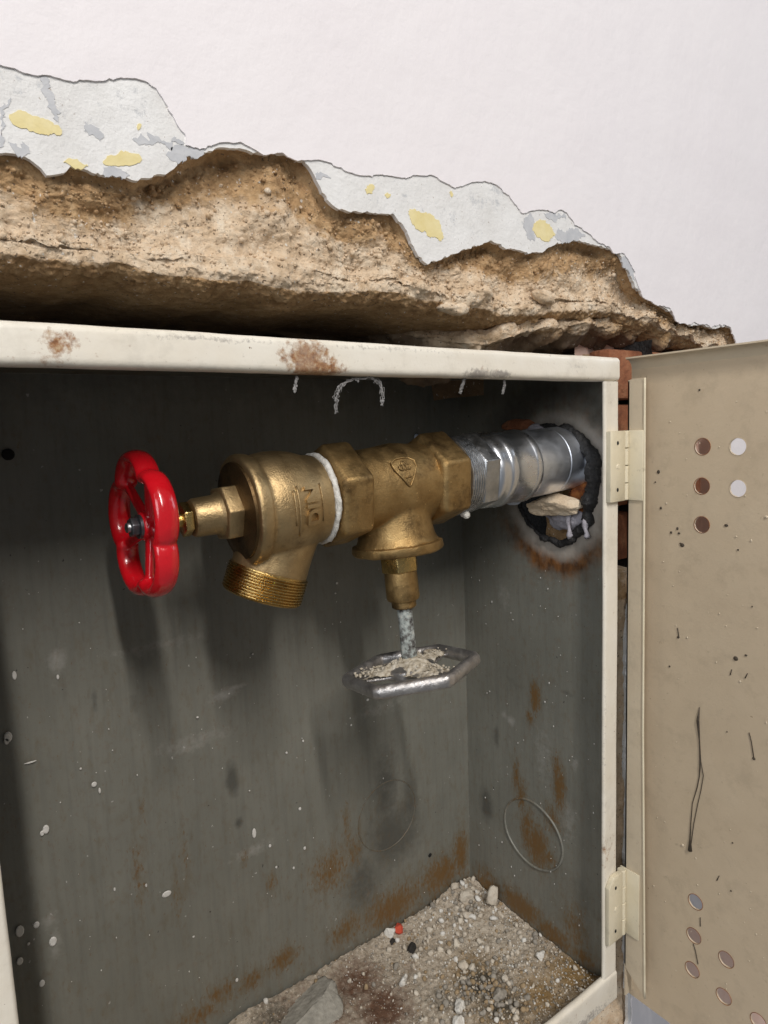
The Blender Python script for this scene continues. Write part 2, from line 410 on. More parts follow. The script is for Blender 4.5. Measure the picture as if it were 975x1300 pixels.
M_PALE = simple('pale_blue', [(.3, (.62, .70, .84)), (.7, (.78, .83, .92))], 90, (.25, .4), 0, ((200, .4, .001),))  # shared by the back-sheet disc and the painted glint

# ------------------------------------------------------------------ wall
YW = .014
wall = thing('plaster_wall', 'white painted masonry wall, broken open above and beside the metal cabinet', 'wall', (0, YW, 0))
def wl(pts, Y): return [on(x, y, 1, Y)[[0, 2]] for x, y in pts]
PE = [(0, 76), (20, 83), (50, 91), (80, 94), (110, 97), (150, 98), (185, 103), (200, 112), (212, 130), (222, 150), (233, 168), (237, 184), (262, 187),
      (285, 183), (305, 181), (318, 188), (335, 194), (362, 196), (380, 203), (405, 202), (420, 208), (440, 216), (460, 221), (480, 221), (500, 222),
      (512, 225), (530, 220), (552, 223), (570, 231), (590, 234), (605, 229), (625, 229), (645, 243), (660, 262), (668, 270), (690, 264), (700, 266),
      (722, 270), (735, 285), (748, 293), (760, 305), (780, 318), (795, 320), (805, 335), (812, 360), (820, 378), (838, 388), (852, 390), (860, 405),
      (875, 412), (885, 410), (905, 416), (920, 410), (930, 415), (937, 435)]
ME = [(0, 195), (20, 196), (40, 208), (55, 222), (75, 218), (100, 219), (115, 222), (140, 225), (165, 228), (190, 224), (210, 218), (230, 207), (250, 197),
      (270, 190), (290, 188), (310, 190), (330, 196), (350, 195), (370, 198), (385, 212), (395, 225), (405, 240), (415, 255), (425, 265), (445, 268),
      (480, 270), (500, 275), (510, 290), (518, 305), (530, 325), (540, 335), (555, 328), (580, 318), (600, 312), (620, 307), (640, 315), (660, 320),
      (685, 322), (693, 318), (705, 310), (730, 306), (750, 310), (770, 315), (785, 325), (795, 345), (805, 365), (822, 380), (840, 390), (856, 400),
      (875, 414), (890, 413), (905, 418), (920, 414), (932, 420), (937, 440)]
LP = [(-20, 308), (0, 312), (50, 318), (100, 326), (150, 330), (200, 338), (280, 345), (330, 350), (380, 360), (430, 363), (470, 362), (520, 368), (560, 376),
      (600, 385), (640, 391), (680, 393), (720, 390), (760, 388), (790, 392), (820, 402), (860, 418), (900, 434), (937, 448)]
pe = wl(PE, YW-.0025); me_ = wl(ME, YW+.002); lp = wl(LP, YW+.006)
pe = [np.array((-.62, pe[0][1]-.01)), np.array((-.50, pe[0][1]+.004))]+pe
me_ = [np.array((-.62, me_[0][1]-.012)), np.array((-.50, me_[0][1]+.004))]+me_
rest_p = [(.200, -.035), (.195, -.10), (.19, -.15), (.10, -.18), (.041, -.195), (.0365, -.22), (.0355, -.26), (.0375, -.30), (.0350, -.34), (.0385, -.38), (.0360, -.43), (.0385, -.48), (.037, -.53), (.043, -.60),
          (.02, -.66), (-.15, -.70), (-.35, -.68), (-.60, -.70), (-.63, -.4)]
rest_m = [(q[0]-.004 if q[0] > 0 else q[0]+.004, q[1]) for q in rest_p]
outer = [(-1.6, -1.3), (1.6, -1.3), (1.6, 1.4), (-1.6, 1.4)]
holep = jag(pe+[np.array(q) for q in rest_p], .0036, .0016, 3, True)
holem = jag(me_+[np.array(q) for q in rest_m], .0040, .0016, 23, True)
obj('paint_coat', fill([outer, holep], 1, YW-.0009, YW+.0002), M_WALL, wall)
obj('old_plaster_coat', fill([[(x*.98, z*.98) for x, z in outer], holem], 1, YW, YW+.0028), M_OLD, wall)
# flakes of older paint on the bared coat
def flake(pts, mat, name, seed, y=.0003, amp=.0032):
    q = [np.array(p) for p in wl(pts, YW)]
    for _ in range(2): q = [a*f+b*(1-f) for a, b in zip(q, q[1:]+q[:1]) for f in (.75, .25)]
    q = jag(q, amp, .0006, seed, True)
    return obj(name, fill([q], 1, YW-y, YW+.001), mat, wall)
YEL = [[(16, 142), (45, 148), (77, 160), (76, 173), (45, 168), (17, 160)], [(135, 200), (160, 193), (176, 197), (175, 207), (150, 214), (132, 208)],
       [(76, 203), (95, 200), (113, 206), (110, 217), (90, 216)], [(518, 266), (545, 272), (563, 285), (563, 310), (548, 302), (530, 290), (517, 275)],
       [(672, 284), (690, 280), (705, 292), (700, 306), (690, 308), (680, 298)], [(463, 238), (473, 234), (476, 243), (466, 249)],
       [(175, 155), (182, 160), (178, 168)], [(487, 246), (496, 242), (494, 250)], [(570, 240), (577, 246), (573, 252)]]
for i, q in enumerate(YEL): flake(q, M_YEL, 'yellow_flake', 40+i)
GRY = [[(52, 92), (64, 94), (63, 118), (66, 138), (80, 150), (76, 155), (60, 142), (57, 115)], [(104, 160), (122, 162), (137, 176), (128, 181), (108, 170)],
       [(168, 170), (200, 176), (236, 178), (230, 185), (190, 184), (170, 178)], [(0, 124), (18, 122), (14, 135), (4, 140), (4, 185), (0, 186)],
       [(10, 182), (36, 180), (42, 198), (30, 203), (12, 190)], [(125, 212), (160, 214), (166, 226), (140, 224)], [(212, 190), (250, 187), (258, 192), (236, 205), (215, 210)],
       [(668, 268), (676, 266), (680, 300), (672, 312), (665, 290)], [(705, 292), (735, 290), (745, 300), (720, 306), (706, 305)],
       [(786, 325), (800, 330), (808, 355), (798, 350)], [(398, 215), (420, 220), (418, 228), (402, 226)], [(690, 268), (720, 272), (716, 280), (694, 277)]]
for i, q in enumerate(GRY): flake(q, M_GREY, 'grey_flake', 70+i, .0002, .0045)

# the broken lintel face, its rounded lower lip and the underside of the pocket
nx, nv = 820, 190
X = np.linspace(-.60, .235, nx)
mp_ = np.array(me_); lpp = np.array([(-.62, lp[0][1]+.002)]+list(lp))
def mono(P):
    o = [P[0]]
    for q in P[1:]:
        if q[0] > o[-1][0]+1e-4: o.append(q)
    o = np.array(o); return o[:, 0], o[:, 1]
T = np.interp(X, *mono(mp_)); L = np.interp(X, *mono(lpp))
P0 = np.stack([X, X*0, X*0], 1)
L = np.minimum(L+fbm(P0, 30, 3, 5)*.006, T-.004)
deep = np.interp(X, [-.6, -.09, .02, .235], [.21, .21, .10, .06])
keys = [(0, T+.003, .0035+0*X), (.03, T-.001, .0045+0*X), (.10, T-(T-L)*.16, .0048+0*X), (.22, T-(T-L)*.45, .0062+.010*fbm(P0, 14, 2, 9)), (.36, T-(T-L)*.74, .006+0*X),
        (.43, T-(T-L)*.84, .0036+0*X), (.48, L+.0008, .0048+0*X), (.53, L-.0038, .0082+0*X), (.59, L-.0078, .0145+0*X), (.66, L-.0102, .027+0*X), (.74, L-.0105, .05+0*X), (.88, L-.004, deep), (.93, L-.012, deep+.006), (1, L-.06, deep+.006)]
V = np.linspace(0, 1, nv); kv = np.array([k[0] for k in keys]); KZ = np.array([k[1] for k in keys]); KY = np.array([k[2] for k in keys])
Z = np.array([np.interp(V, kv, KZ[:, i]) for i in range(nx)]); Yp = np.array([np.interp(V, kv, KY[:, i]) for i in range(nx)])
PP = np.stack([np.repeat(X[:, None], nv, 1), Yp+YW, Z], 2)
g = grid(G(), PP)
VV = np.tile(V, nx)
d1, d2 = vor(np.array(g.v)+fbm(np.array(g.v), 60, 2, 3)[:, None]*.01, 26, 4)
lump = np.clip(.6-d1, -.2, .6)
def dsp(P):
    w = np.clip(VV/.05, 0, 1)*np.where(VV > .46, np.clip(1-(VV-.46)/.08, .22, 1), 1)
    w2 = np.clip(VV/.05, 0, 1)*np.clip(1-(VV-.62)/.1, .3, 1)
    return w*(fbm(P, 22, 3, 21)*.020 + lump*.011 - .004) + w2*(fbm(P, 70, 3, 33)*.004 + fbm(P, 110, 4, 31, .6)*.0055 + fbm(P, 520, 3, 41, .7)*.0034)
g = displace(g, dsp)
Pn = np.array(g.v)
br = np.clip(1.5-VV/.21, 0, 1.1) + fbm(Pn, 16, 3, 60)*1.3 + fbm(Pn, 90, 3, 66)*.8 - .06
for (x, y, rx, ry, s) in [(100, 250, 50, 35, .8), (350, 225, 40, 32, .9), (405, 262, 32, 26, 1.), (440, 290, 40, 22, .9), (500, 300, 22, 28, .8), (330, 205, 70, 16, .6), (200, 240, 60, 16, .6), (750, 330, 50, 22, .7), (850, 410, 90, 20, .8), (590, 335, 40, 16, .5)]:
    c = on(x, y, 1, YW+.01); sx = rx*.00062; sz = ry*.00042
    br = np.maximum(br, s*1.3*np.exp(-((Pn[:, 0]-c[0])/sx)**2-((Pn[:, 2]-c[2])/sz)**2))
br = np.where((VV > .34) & (VV < .52), br*.55, br)
shade_tint = np.clip((VV-.66)/.2, 0, 1)*.75; br = np.where(VV > .52, np.clip((VV-.50)/.06, .55, .95)+fbm(Pn, 40, 3, 77)*.6, br)  # pocket underside darkened in colour, standing in for its shade
obj('broken_mortar', g, M_MORT, wall, 180, attrs=dict(brown=br, shade_tint=shade_tint))
Pm = np.array(g.v); ok = np.where((VV > .06) & (VV < .5))[0]; g2 = G(); bb = []
for i in RNG.choice(ok, 2600, False):
    q = .00045*math.exp(abs(random.gauss(0, .6))); q = min(q, .0022); n0 = len(g2.v)
    rock(g2, Pm[i]-np.array((0, q*.3, 0)), np.array((1, .9, random.uniform(.6, 1)))*q, 1, .5, random.randrange(300), (random.random()*3, random.random()*3, 0))
    bb += [br[i]+random.uniform(-.35, .25)]*(len(g2.v)-n0)
obj('mortar_crumb', g2, M_MORT, wall, 180, kind='stuff', attrs=dict(brown=bb, shade_tint=np.zeros(len(bb))))
# lower ledge of mortar left hanging at the right of the lintel
cr = np.array(wl([(560, 440), (600, 432), (640, 420), (670, 408), (700, 404), (740, 400), (780, 404), (820, 410), (850, 416), (880, 424), (910, 424), (945, 438)], YW+.016))
mx, mv = 420, 120
X2 = np.linspace(cr[0][0], .232, mx); C2 = np.interp(X2, cr[:, 0], cr[:, 1]); TL = np.interp(X2, X, L)
fade = np.clip((X2-X2[0])/.07, 0, 1)
V2 = np.linspace(0, 1, mv); k2 = np.array([0, .15, .32, .5, .68, .85, 1])
KZ = np.array([TL+.006, (TL+C2)/2+.002, C2+.001, C2-.006, C2-.014, C2-.022, C2-.03]); KY = np.array([.075+0*X2, .045+0*X2, .016+.03*(1-fade), .013+.035*(1-fade), .022+.04*(1-fade), .045+.04*(1-fade), .10+0*X2])
PP = np.zeros((mx, mv, 3)); PP[:, :, 0] = X2[:, None]
for i in range(mx): PP[i, :, 2] = np.interp(V2, k2, KZ[:, i]); PP[i, :, 1] = YW+np.interp(V2, k2, KY[:, i])
f_ = np.clip((X2-X2[0])/.05, 0, 1)**.6; PP[:, :, 2] = (TL+.006)[:, None]+(PP[:, :, 2]-(TL+.006)[:, None])*f_[:, None]; PP[:, :, 1] += (.05*(1-f_))[:, None]
g = grid(G(), PP); Pq = np.array(g.v); d1, d2 = vor(Pq+fbm(Pq, 50, 2, 3)[:, None]*.014, 34, 14); W2 = np.tile(V2, mx)
g = displace(g, lambda q: (fbm(q, 26, 3, 71)*.024+np.clip(.55-d1, -.2, .5)*.014-.004+fbm(q, 110, 4, 72, .6)*.007+fbm(q, 420, 3, 73, .7)*.0026))
obj('mortar_ledge', g, M_MORT, wall, 180, attrs=dict(brown=.15+np.clip((Pq[:, 0]+.02)/.12, 0, .7)+fbm(Pq, 24, 3, 5)*1.3, shade_tint=np.clip((W2-.5)/.3, 0, .8)+np.clip((Pq[:, 0]-.02)/.2, 0, .25)))  # shade of the ledge underside put into colour, darker rightwards too
for i, (x, y, Y, q, rr_) in enumerate([(690, 376, .019, (.012, .005, .005), .2), (575, 390, .026, (.016, .008, .005), 0), (612, 372, .018, (.009, .005, .005), .1)]):
    g = rock(G(), on(x, y, 1, Y), q, 4, .3, 60+i, (.2*i, rr_, .1), 5); g = displace(g, lambda q_: fbm(q_, 200, 4, 7)*.003)
    obj('mortar_lump', g, M_MORT, wall, 180, attrs=dict(brown=np.full(len(g.v), .3), shade_tint=np.zeros(len(g.v))))
# bricks of the pocket behind the cabinet top
bk = 0
for r, z0 in enumerate((-.035, .0)):
    for i in range(6):
        x0 = -.60+i*.125+(.06 if r else 0)
        g = G(); box(g, (x0, .19+.004*random.random(), z0+.003), (x0+.118, .25, z0+.031))
        o = obj('brick', g, M_DBRICK, wall); bevel(o, .003, 2)
# jamb of the opening beside the cabinet: bricks high up, crumbling mortar lower down
for i, (z0, z1, y0, m) in enumerate([(.012, -.030, .030, M_BRICK), (-.034, -.078, .034, M_BRICK), (-.084, -.124, .040, M_BRICK), (-.130, -.172, .036, M_BRICK)]):
    g = G(); box(g, (.029, y0, z1), (.20-.02*(i % 2), y0+.022, z0)); o = obj('brick', g, m, wall); bevel(o, .004, 2)
jn, jm = 260, 60
JZ = np.linspace(.01, -.80, jn); u = np.linspace(0, 1, jm)
P = np.zeros((jn, jm, 3)); prof_x = np.interp(u, [0, .35, .7, 1], [.052, .037, .031, .026]); prof_y = np.interp(u, [0, .35, .7, 1], [YW+.005, YW+.0045, .0225, .06])
P[:, :, 0] = prof_x[None]; P[:, :, 1] = prof_y[None]; P[:, :, 2] = JZ[:, None]
P[JZ > -.175, :, 1] += .035
g = grid(G(), P); g = displace(g, lambda q: fbm(q, 30, 3, 3)*.006+fbm(q, 120, 4, 5)*.006); Pn = np.array(g.v)
obj('jamb_mortar', g, M_MORT, wall, 180, attrs=dict(brown=np.where(Pn[:, 2] > -.2, .7, .1)+fbm(Pn, 20, 3, 9)*1.2, shade_tint=np.clip((Pn[:, 2]+.17)/.02, 0, .5)*0))
# rubble backing under the cabinet and behind the broken plaster
P = np.zeros((120, 60, 3)); P[:, :, 0] = np.linspace(-.62, .26, 120)[:, None]; P[:, :, 2] = np.linspace(-.556, -.72, 60)[None]; P[:, :, 1] = .030
g = grid(G(), P); g = displace(g, lambda q: fbm(q, 30, 4, 13)*.016); obj('rubble_core', g, M_MORT, wall, 180, attrs=dict(brown=.2+fbm(np.array(g.v), 20, 3, 9), shade_tint=np.zeros(len(g.v))))
P = np.zeros((60, 50, 3)); P[:, :, 0] = np.linspace(.02, .26, 60)[:, None]; P[:, :, 2] = np.linspace(.03, -.22, 50)[None]; P[:, :, 1] = .055
g = grid(G(), P); g = displace(g, lambda q: fbm(q, 30, 4, 13)*.02); obj('brick_rubble', g, M_PINK, wall, 180)
g = fill([jag([(.125, -.552), (.20, -.548), (.34, -.60), (.40, -.70), (.40, -.95), (.10, -.95), (.11, -.70)], .004, .006, 5, True)], 1, YW-.0036, YW-.0025)
obj('salmon_patch', g, M_PINK, wall)
# pale edge of the wall skin seen through the slit beside the door

# ------------------------------------------------------------------ cabinet
ZB, ZI, XL, DY = -.546, -.518, -.455, .178
cab = thing('metal_cabinet', 'open cream metal cabinet with dark grey rust-stained inside, set into the broken wall', 'cabinet', (XL/2, .09, ZB))
def bar(p0, p1, name, nseg, w_ax, rust=(), grime=()):
    """one frame bar as a folded box: fine cross-section cut along its length so wear can be placed"""
    p0 = np.array(p0, float); p1 = np.array(p1, float)
    ax = 0 if abs(p1[0]-p0[0]) > abs(p1[2]-p0[2]) else 2
    return p0, p1, ax
def rbox(a, b, r, n=3):
    """rounded-rectangle outline (2D)"""
    o = []
    for cx, cy, s in ((b[0]-r, b[1]-r, 0), (a[0]+r, b[1]-r, 1), (a[0]+r, a[1]+r, 2), (b[0]-r, a[1]+r, 3)):
        for k in range(n+1):
            t_ = math.pi/2*(s+k/n); o.append((cx+r*math.cos(t_), cy+r*math.sin(t_)))
    return o
def strip(ax, s0, s1, sec, n, wob=.0006, seed=0):
    """extrude a 2D section along x (sec=(y,z)) or z (sec=(x,y)) with a slight hand-beaten wobble"""
    g = G(); S_ = np.linspace(s0, s1, n); m = len(sec); vs = []
    for s in S_:
        for q in sec: vs.append((s, q[0], q[1]) if ax == 0 else (q[0], q[1], s))
    vs = np.array(vs); Q = vs.copy(); w1 = fbm(Q, 14, 3, seed)*wob*2; w2 = fbm(Q, 60, 3, seed+5)*wob
    vs[:, 1] += w1; vs[:, 2 if ax == 0 else 0] += w1*.6+w2*.6
    fs = [(i*m+k, i*m+(k+1) % m, (i+1)*m+(k+1) % m, (i+1)*m+k) for i in range(n-1) for k in range(m)]
    fs += [tuple(range(m-1, -1, -1)), tuple((n-1)*m+k for k in range(m))]
    return g.add(vs, fs)
def spots(P, lst, axes=(0, 2)):
    a = np.zeros(len(P))
    for c, s, k in lst:
        a = np.maximum(a, k*np.exp(-((P[:, axes[0]]-c[0])/s[0])**2-((P[:, axes[1]]-c[1])/s[1])**2))
    return a
def sec_dense(a, b, r, axis0=True):
    q = rbox(a, b, r, 4); o = []
    for i in range(len(q)):
        p, n_ = np.array(q[i]), np.array(q[(i+1) % len(q)]); k = max(1, int(np.linalg.norm(n_-p)/.0025))
        for j in range(k): o.append(tuple(p+(n_-p)*j/k))
    return o
RU = [((-.276, -.010), (.015, .012), .95), ((-.270, -.016), (.014, .005), 1.2), ((-.395, -.010), (.010, .008), .62), ((-.15, -.014), (.02, .004), .3)]
GR = [((-.132, -.0155), (.013, .003), .9), ((-.15, -.016), (.016, .004), .8), ((-.33, -.003), (.05, .002), .45), ((-.22, -.003), (.07, .002), .4), ((-.05, -.008), (.012, .003), .4)]
def fpart(name, g, **kw):
    P = np.array(g.v); obj(name, g, M_CREAM, cab, 50, attrs=dict(rust=spots(P, kw.get('ru', [])), grime=spots(P, kw.get('gr', []))))
YF = .013
fpart('frame_bar', strip(0, XL, 0, sec_dense((0, -.018), (YF, 0), .0035), 300, .0008, 1), ru=RU, gr=GR)
fpart('frame_bar', strip(2, -.0182, ZI+.0002, sec_dense((-.0175, .0006), (0, .0042), .0018), 300, .0007, 2), ru=[((-.012, -.40), (.02, .02), .3)], gr=[((-.016, -.30), (.003, .1), .3)])
fpart('frame_bar', strip(0, XL, 0, sec_dense((0, ZB), (.0062, ZI), .0028), 300, .0009, 3), ru=[((-.1, -.535), (.06, .01), .35)], gr=[((-.05, -.54), (.05, .006), .6)])
fpart('frame_bar', strip(2, -.0182, ZI+.0002, sec_dense((XL, .0006), (-.437, .0042), .0018), 300, .0007, 4))
# back sheet
def sheet(ax, v, a0, a1, z0, z1, step, bend=.0012, seed=0, hole=None):
    na, nz = int(abs(a1-a0)/step)+1, int(abs(z1-z0)/step)+1
    A, Zs = np.meshgrid(np.linspace(a0, a1, na), np.linspace(z0, z1, nz), indexing='ij')
    P = np.zeros((na, nz, 3)); P[:, :, ax] = v; P[:, :, 1-ax] = A; P[:, :, 2] = Zs
    f = P.reshape(-1, 3); f[:, ax] += fbm(f, 7, 3, seed)*bend*2
    g = grid(G(), f.reshape(na, nz, 3))
    if hole is not None:
        Pv = np.array(g.v); F = np.array(g.f); c = Pv[F].mean(1); g.f = list(map(tuple, F[~hole(c)]))
    return g
def pxspots(lst, ax, v):
    out = []
    for x, y, rx, ry, k in lst:
        c = on(x, y, ax, v); d = np.linalg.norm(c-CAMP); e = on(x+rx, y, ax, v); 
        sa = abs(e[1-ax]-c[1-ax]); out.append(((c[1-ax], c[2]), (sa, ry*d/FPX), k))
    return out
g = sheet(1, DY, XL+.001, .002, ZB+.001, -.003, .0013, .0012, 3); P = np.array(g.v)
rust = spots(P, pxspots([(420, 1105, 26, 26, .55), (450, 1080, 10, 20, .5), (500, 1150, 40, 22, .7), (560, 1110, 28, 22, .72), (440, 1180, 24, 20, .5), (360, 1218, 22, 14, .62), (318, 1245, 16, 12, .62),
                        (280, 1262, 26, 16, .5), (235, 1085, 6, 40, .31), (175, 1110, 10, 50, .31), (180, 1030, 6, 20, .28), (225, 1140, 8, 30, .30), (585, 1085, 10, 30, .75), (440, 1050, 6, 30, .4), (250, 1290, 40, 14, .5), (345, 1120, 8, 14, .42), (310, 1090, 6, 14, .4)], 1, DY))
low = np.clip((-.49-P[:, 2])/.05, 0, 1)*np.clip((P[:, 0]+.30)/.2, 0, 1)*.35; rust = np.maximum(rust, low)
stain = spots(P, pxspots([(295, 990, 10, 24, .9), (303, 1045, 6, 7, .8), (500, 1060, 38, 45, .85), (490, 1000, 18, 60, .75), (460, 1120, 30, 40, .75), (520, 1030, 14, 60, .7), (170, 900, 8, 40, .4), (395, 700, 10, 30, .3), (120, 890, 4, 18, .6)], 1, DY))
pale = spots(P, pxspots([(72, 838, 12, 14, .8), (285, 882, 16, 8, .8), (300, 872, 14, 3, .7), (240, 950, 30, 6, .5), (250, 940, 50, 10, .42), (320, 1080, 30, 8, .45), (70, 1200, 8, 18, .5), (60, 1170, 14, 8, .45), (200, 820, 60, 8, .35), (480, 900, 40, 10, .3)], 1, DY))
soot_shade = np.clip((P[:, 2]+.045)/.04, 0, 1)*.35  # top of the sheet darkened in colour as shade under the frame
back = obj('back_panel', g, M_IN, cab, 180, attrs=dict(rust=rust, stain=stain, pale=pale, soot_shade=soot_shade, bare=np.zeros(len(P))))
# side sheet with the torch-cut opening for the pipe
HC = np.array((.066, -.100))
def hole_r(th):
    th = np.asarray(th); base = np.interp(th % (2*math.pi), np.radians([0, 30, 60, 90, 120, 150, 180, 205, 225, 240, 255, 270, 285, 300, 320, 340, 360]),
                     [.043, .049, .050, .049, .047, .045, .042, .040, .041, .044, .047, .049, .052, .050, .048, .044, .043])
    q = np.stack([np.cos(th)*3, np.sin(th)*3, th*0], 1); return base+fbm(q, 1.6, 4, 3)*.008
def inhole(c):
    dy, dz = c[:, 1]-HC[0], c[:, 2]-HC[1]; return np.hypot(dy, dz) < hole_r(np.arctan2(dz, -dy))
XS = -.003
g = sheet(0, XS, .002, DY+.003, ZB+.001, -.003, .0012, .0008, 8, inhole); P = np.array(g.v)
dy, dz = P[:, 1]-HC[0], P[:, 2]-HC[1]; dd = np.hypot(dy, dz)-hole_r(np.arctan2(dz, -dy)); dd = dd+fbm(P, 25, 3, 5)*.012
bare = np.exp(-((dd-.007)/.009)**2)*np.where(dz < 0, 1., .7)*.6
rust = np.zeros(len(P)); heat = np.exp(-((dd-.020)/.0085)**2)*np.clip(-dz/.05-.55, 0, 1)*(1.0+fbm(P, 40, 3, 15)*.8) + np.exp(-((dd-.016)/.02)**2)*.28
soot_shade = np.clip(np.exp(-(np.abs(dd)/.006)**2)*.8, 0, 1)
soot_shade = np.maximum(soot_shade, np.exp(-((dd-.03)/.02)**2)*np.clip(dz/.04, 0, 1)*.55)
rust = np.maximum(rust, spots(P, pxspots([(679, 885, 7, 22, .8), (672, 910, 5, 10, .6), (655, 985, 5, 22, .62), (662, 1010, 6, 24, .6), (710, 1000, 8, 30, .78), (706, 975, 5, 20, .6), (700, 1040, 14, 20, .5), (670, 1055, 10, 30, .66), (682, 1075, 16, 26, .8), (695, 1090, 12, 14, .6), (620, 1125, 20, 14, .7), (660, 1150, 30, 16, .8), (700, 1185, 30, 14, .7), (740, 1215, 20, 12, .6), (620, 1110, 16, 8, .5), (730, 1180, 20, 30, .45)], 0, XS), (1, 2)))
stain = spots(P, pxspots([(617, 1022, 9, 22, .9), (630, 935, 4, 16, .7), (720, 880, 10, 4, .5), (650, 870, 20, 30, .3), (740, 1150, 20, 60, .35)], 0, XS), (1, 2))
pale = spots(P, pxspots([(648, 915, 6, 6, .7), (640, 908, 4, 5, .6), (730, 970, 4, 8, .6), (690, 960, 14, 40, .36), (640, 755, 10, 20, .36), (720, 1040, 14, 30, .35)], 0, XS), (1, 2))
side = obj('side_panel', g, M_IN, cab, 180, attrs=dict(rust=rust, stain=stain, pale=pale, soot_shade=soot_shade, bare=bare, burn=heat))
g = sheet(0, XL+.003, .002, DY-.001, ZB+.003, -.003, .004, .0008, 9); z0 = np.zeros(len(g.v)); zz = dict(rust=z0, stain=z0, pale=z0, soot_shade=z0, bare=z0)
obj('side_panel', g, M_IN, cab, 180, attrs=zz)
def flatp(name, z):
    A, B = np.meshgrid(np.linspace(XL+.003, -.003, 110), np.linspace(.002, DY-.001, 45), indexing='ij')
    P = np.stack([A, B, np.full_like(A, z)], 2); g = grid(G(), P); n = len(g.v); P = np.array(g.v)
    return obj(name, g, M_IN, cab, 180, attrs=dict(rust=np.full(n, .2)+fbm(P, 12, 3, 2)*.8, stain=np.zeros(n), pale=np.zeros(n), soot_shade=np.full(n, .3), bare=np.zeros(n)))  # blotchy rust and an even darker tone over the whole panel
flatp('top_panel', -.004); flatp('bottom_panel', ZB+.004)
# scorched lip of the opening
th = np.linspace(0, 2*math.pi, 220, endpoint=False); rr = hole_r(th)
pts = [(XS-.0008, HC[0]-r*math.cos(a), HC[1]+r*math.sin(a)) for a, r in zip(th, rr)]
wv = .0022+.0022*(fbm(np.stack([np.cos(th)*3, np.sin(th)*3, th*0], 1), 2.2, 3, 8)+.25)
wv = wv*np.where(np.cos(th) > -.2, 1.15+1.0*np.clip(np.cos(th), 0, 1), .7)*np.where((th > 3.7) & (th < 5.6), .8, 1)
g = tube(G(), pts, lambda i: wv[i], 9, True); g = displace(g, lambda q: fbm(q, 300, 4, 5, .75)*.0050)
obj('scorched_lip', g, M_CHAR_VOID, side, 180)
for i, (x, y, l) in enumerate([(722, 668, .016), (744, 676, .012)]):
    c = on(x, y, 0, -.008); g = G(); pts = [c+np.array((0, .001*math.sin(k), +.010-l*1.3*k/6)) for k in range(7)]
    tube(g, pts, lambda i_: (.0022, .0026, .0022, .0018, .0019, .0030, .0012)[i_], 10); g = displace(g, lambda q: fbm(q, 250, 4, 9, .7)*.0034)
    obj('slag_drip', g, M_SEAL, side, 180)
# pressed knock-out ring low on the side sheet and its twin on the back sheet
kc = np.array((XS, .0905, -.436))
g = tube(G(), [kc+np.array((.0004-.0008*vn(np.array([[math.cos(a)*2+5, math.sin(a)*2+5, 1.]]), 3)[0], .0355*math.cos(a), .0325*math.sin(a))) for a in np.linspace(0, 2*math.pi, 72, endpoint=False)], .0011, 8, True)
n = len(g.v); Pk = np.array(g.v); obj('knockout_ring', g, M_IN, side, 180, attrs=dict(rust=spots(Pk, [((.11, -.41), (.02, .02), .5)], (1, 2)), stain=np.zeros(n), pale=np.full(n, .22), soot_shade=np.zeros(n), bare=np.zeros(n)))
kb = on(492, 1035, 1, DY)
g = tube(G(), [kb+np.array((.034*math.cos(a), -.0001, .034*math.sin(a))) for a in np.linspace(0, 2*math.pi, 72, endpoint=False)], .0006, 6, True)
n = len(g.v); obj('knockout_ring', g, M_IN, back, 180, attrs=dict(rust=np.full(n, .3), stain=np.full(n, .45), pale=np.full(n, .1), soot_shade=np.zeros(n), bare=np.zeros(n)))
# small fixing holes and paint drips on the back sheet
def disc(g, c, nrm, r, h=.0006, m=14, sq=(1, 1)):
    x, y, z = frame(nrm); c = np.array(c); vs = []; fs = []
    for k, (s, q) in enumerate(((0, 1), (h, .75))):
        for i in range(m):
            a = 2*math.pi*i/m; vs.append(c+z*s+q*r*(sq[0]*math.cos(a)*x+sq[1]*math.sin(a)*y))
    fs = [(i, (i+1) % m, m+(i+1) % m, m+i) for i in range(m)]+[tuple(m+i for i in range(m))]
    return g.add(vs, fs)
for x, y, r in ((10, 577, .0038), (545, 1085, .0022)):
    g = disc(G(), on(x, y, 1, DY)-np.array((0, .0012, 0)), (0, -1, 0), r, .0004); obj('fixing_hole', g, M_HOLE, back)
g = disc(G(), on(528, 557, 1, DY)-np.array((0, .001, 0)), (0, -1, 0), .004, .002, 16, (.8, 1.2)); obj('white_disc', g, M_PALE, back, 180)  # small pale oval disc on the back sheet
g = G()
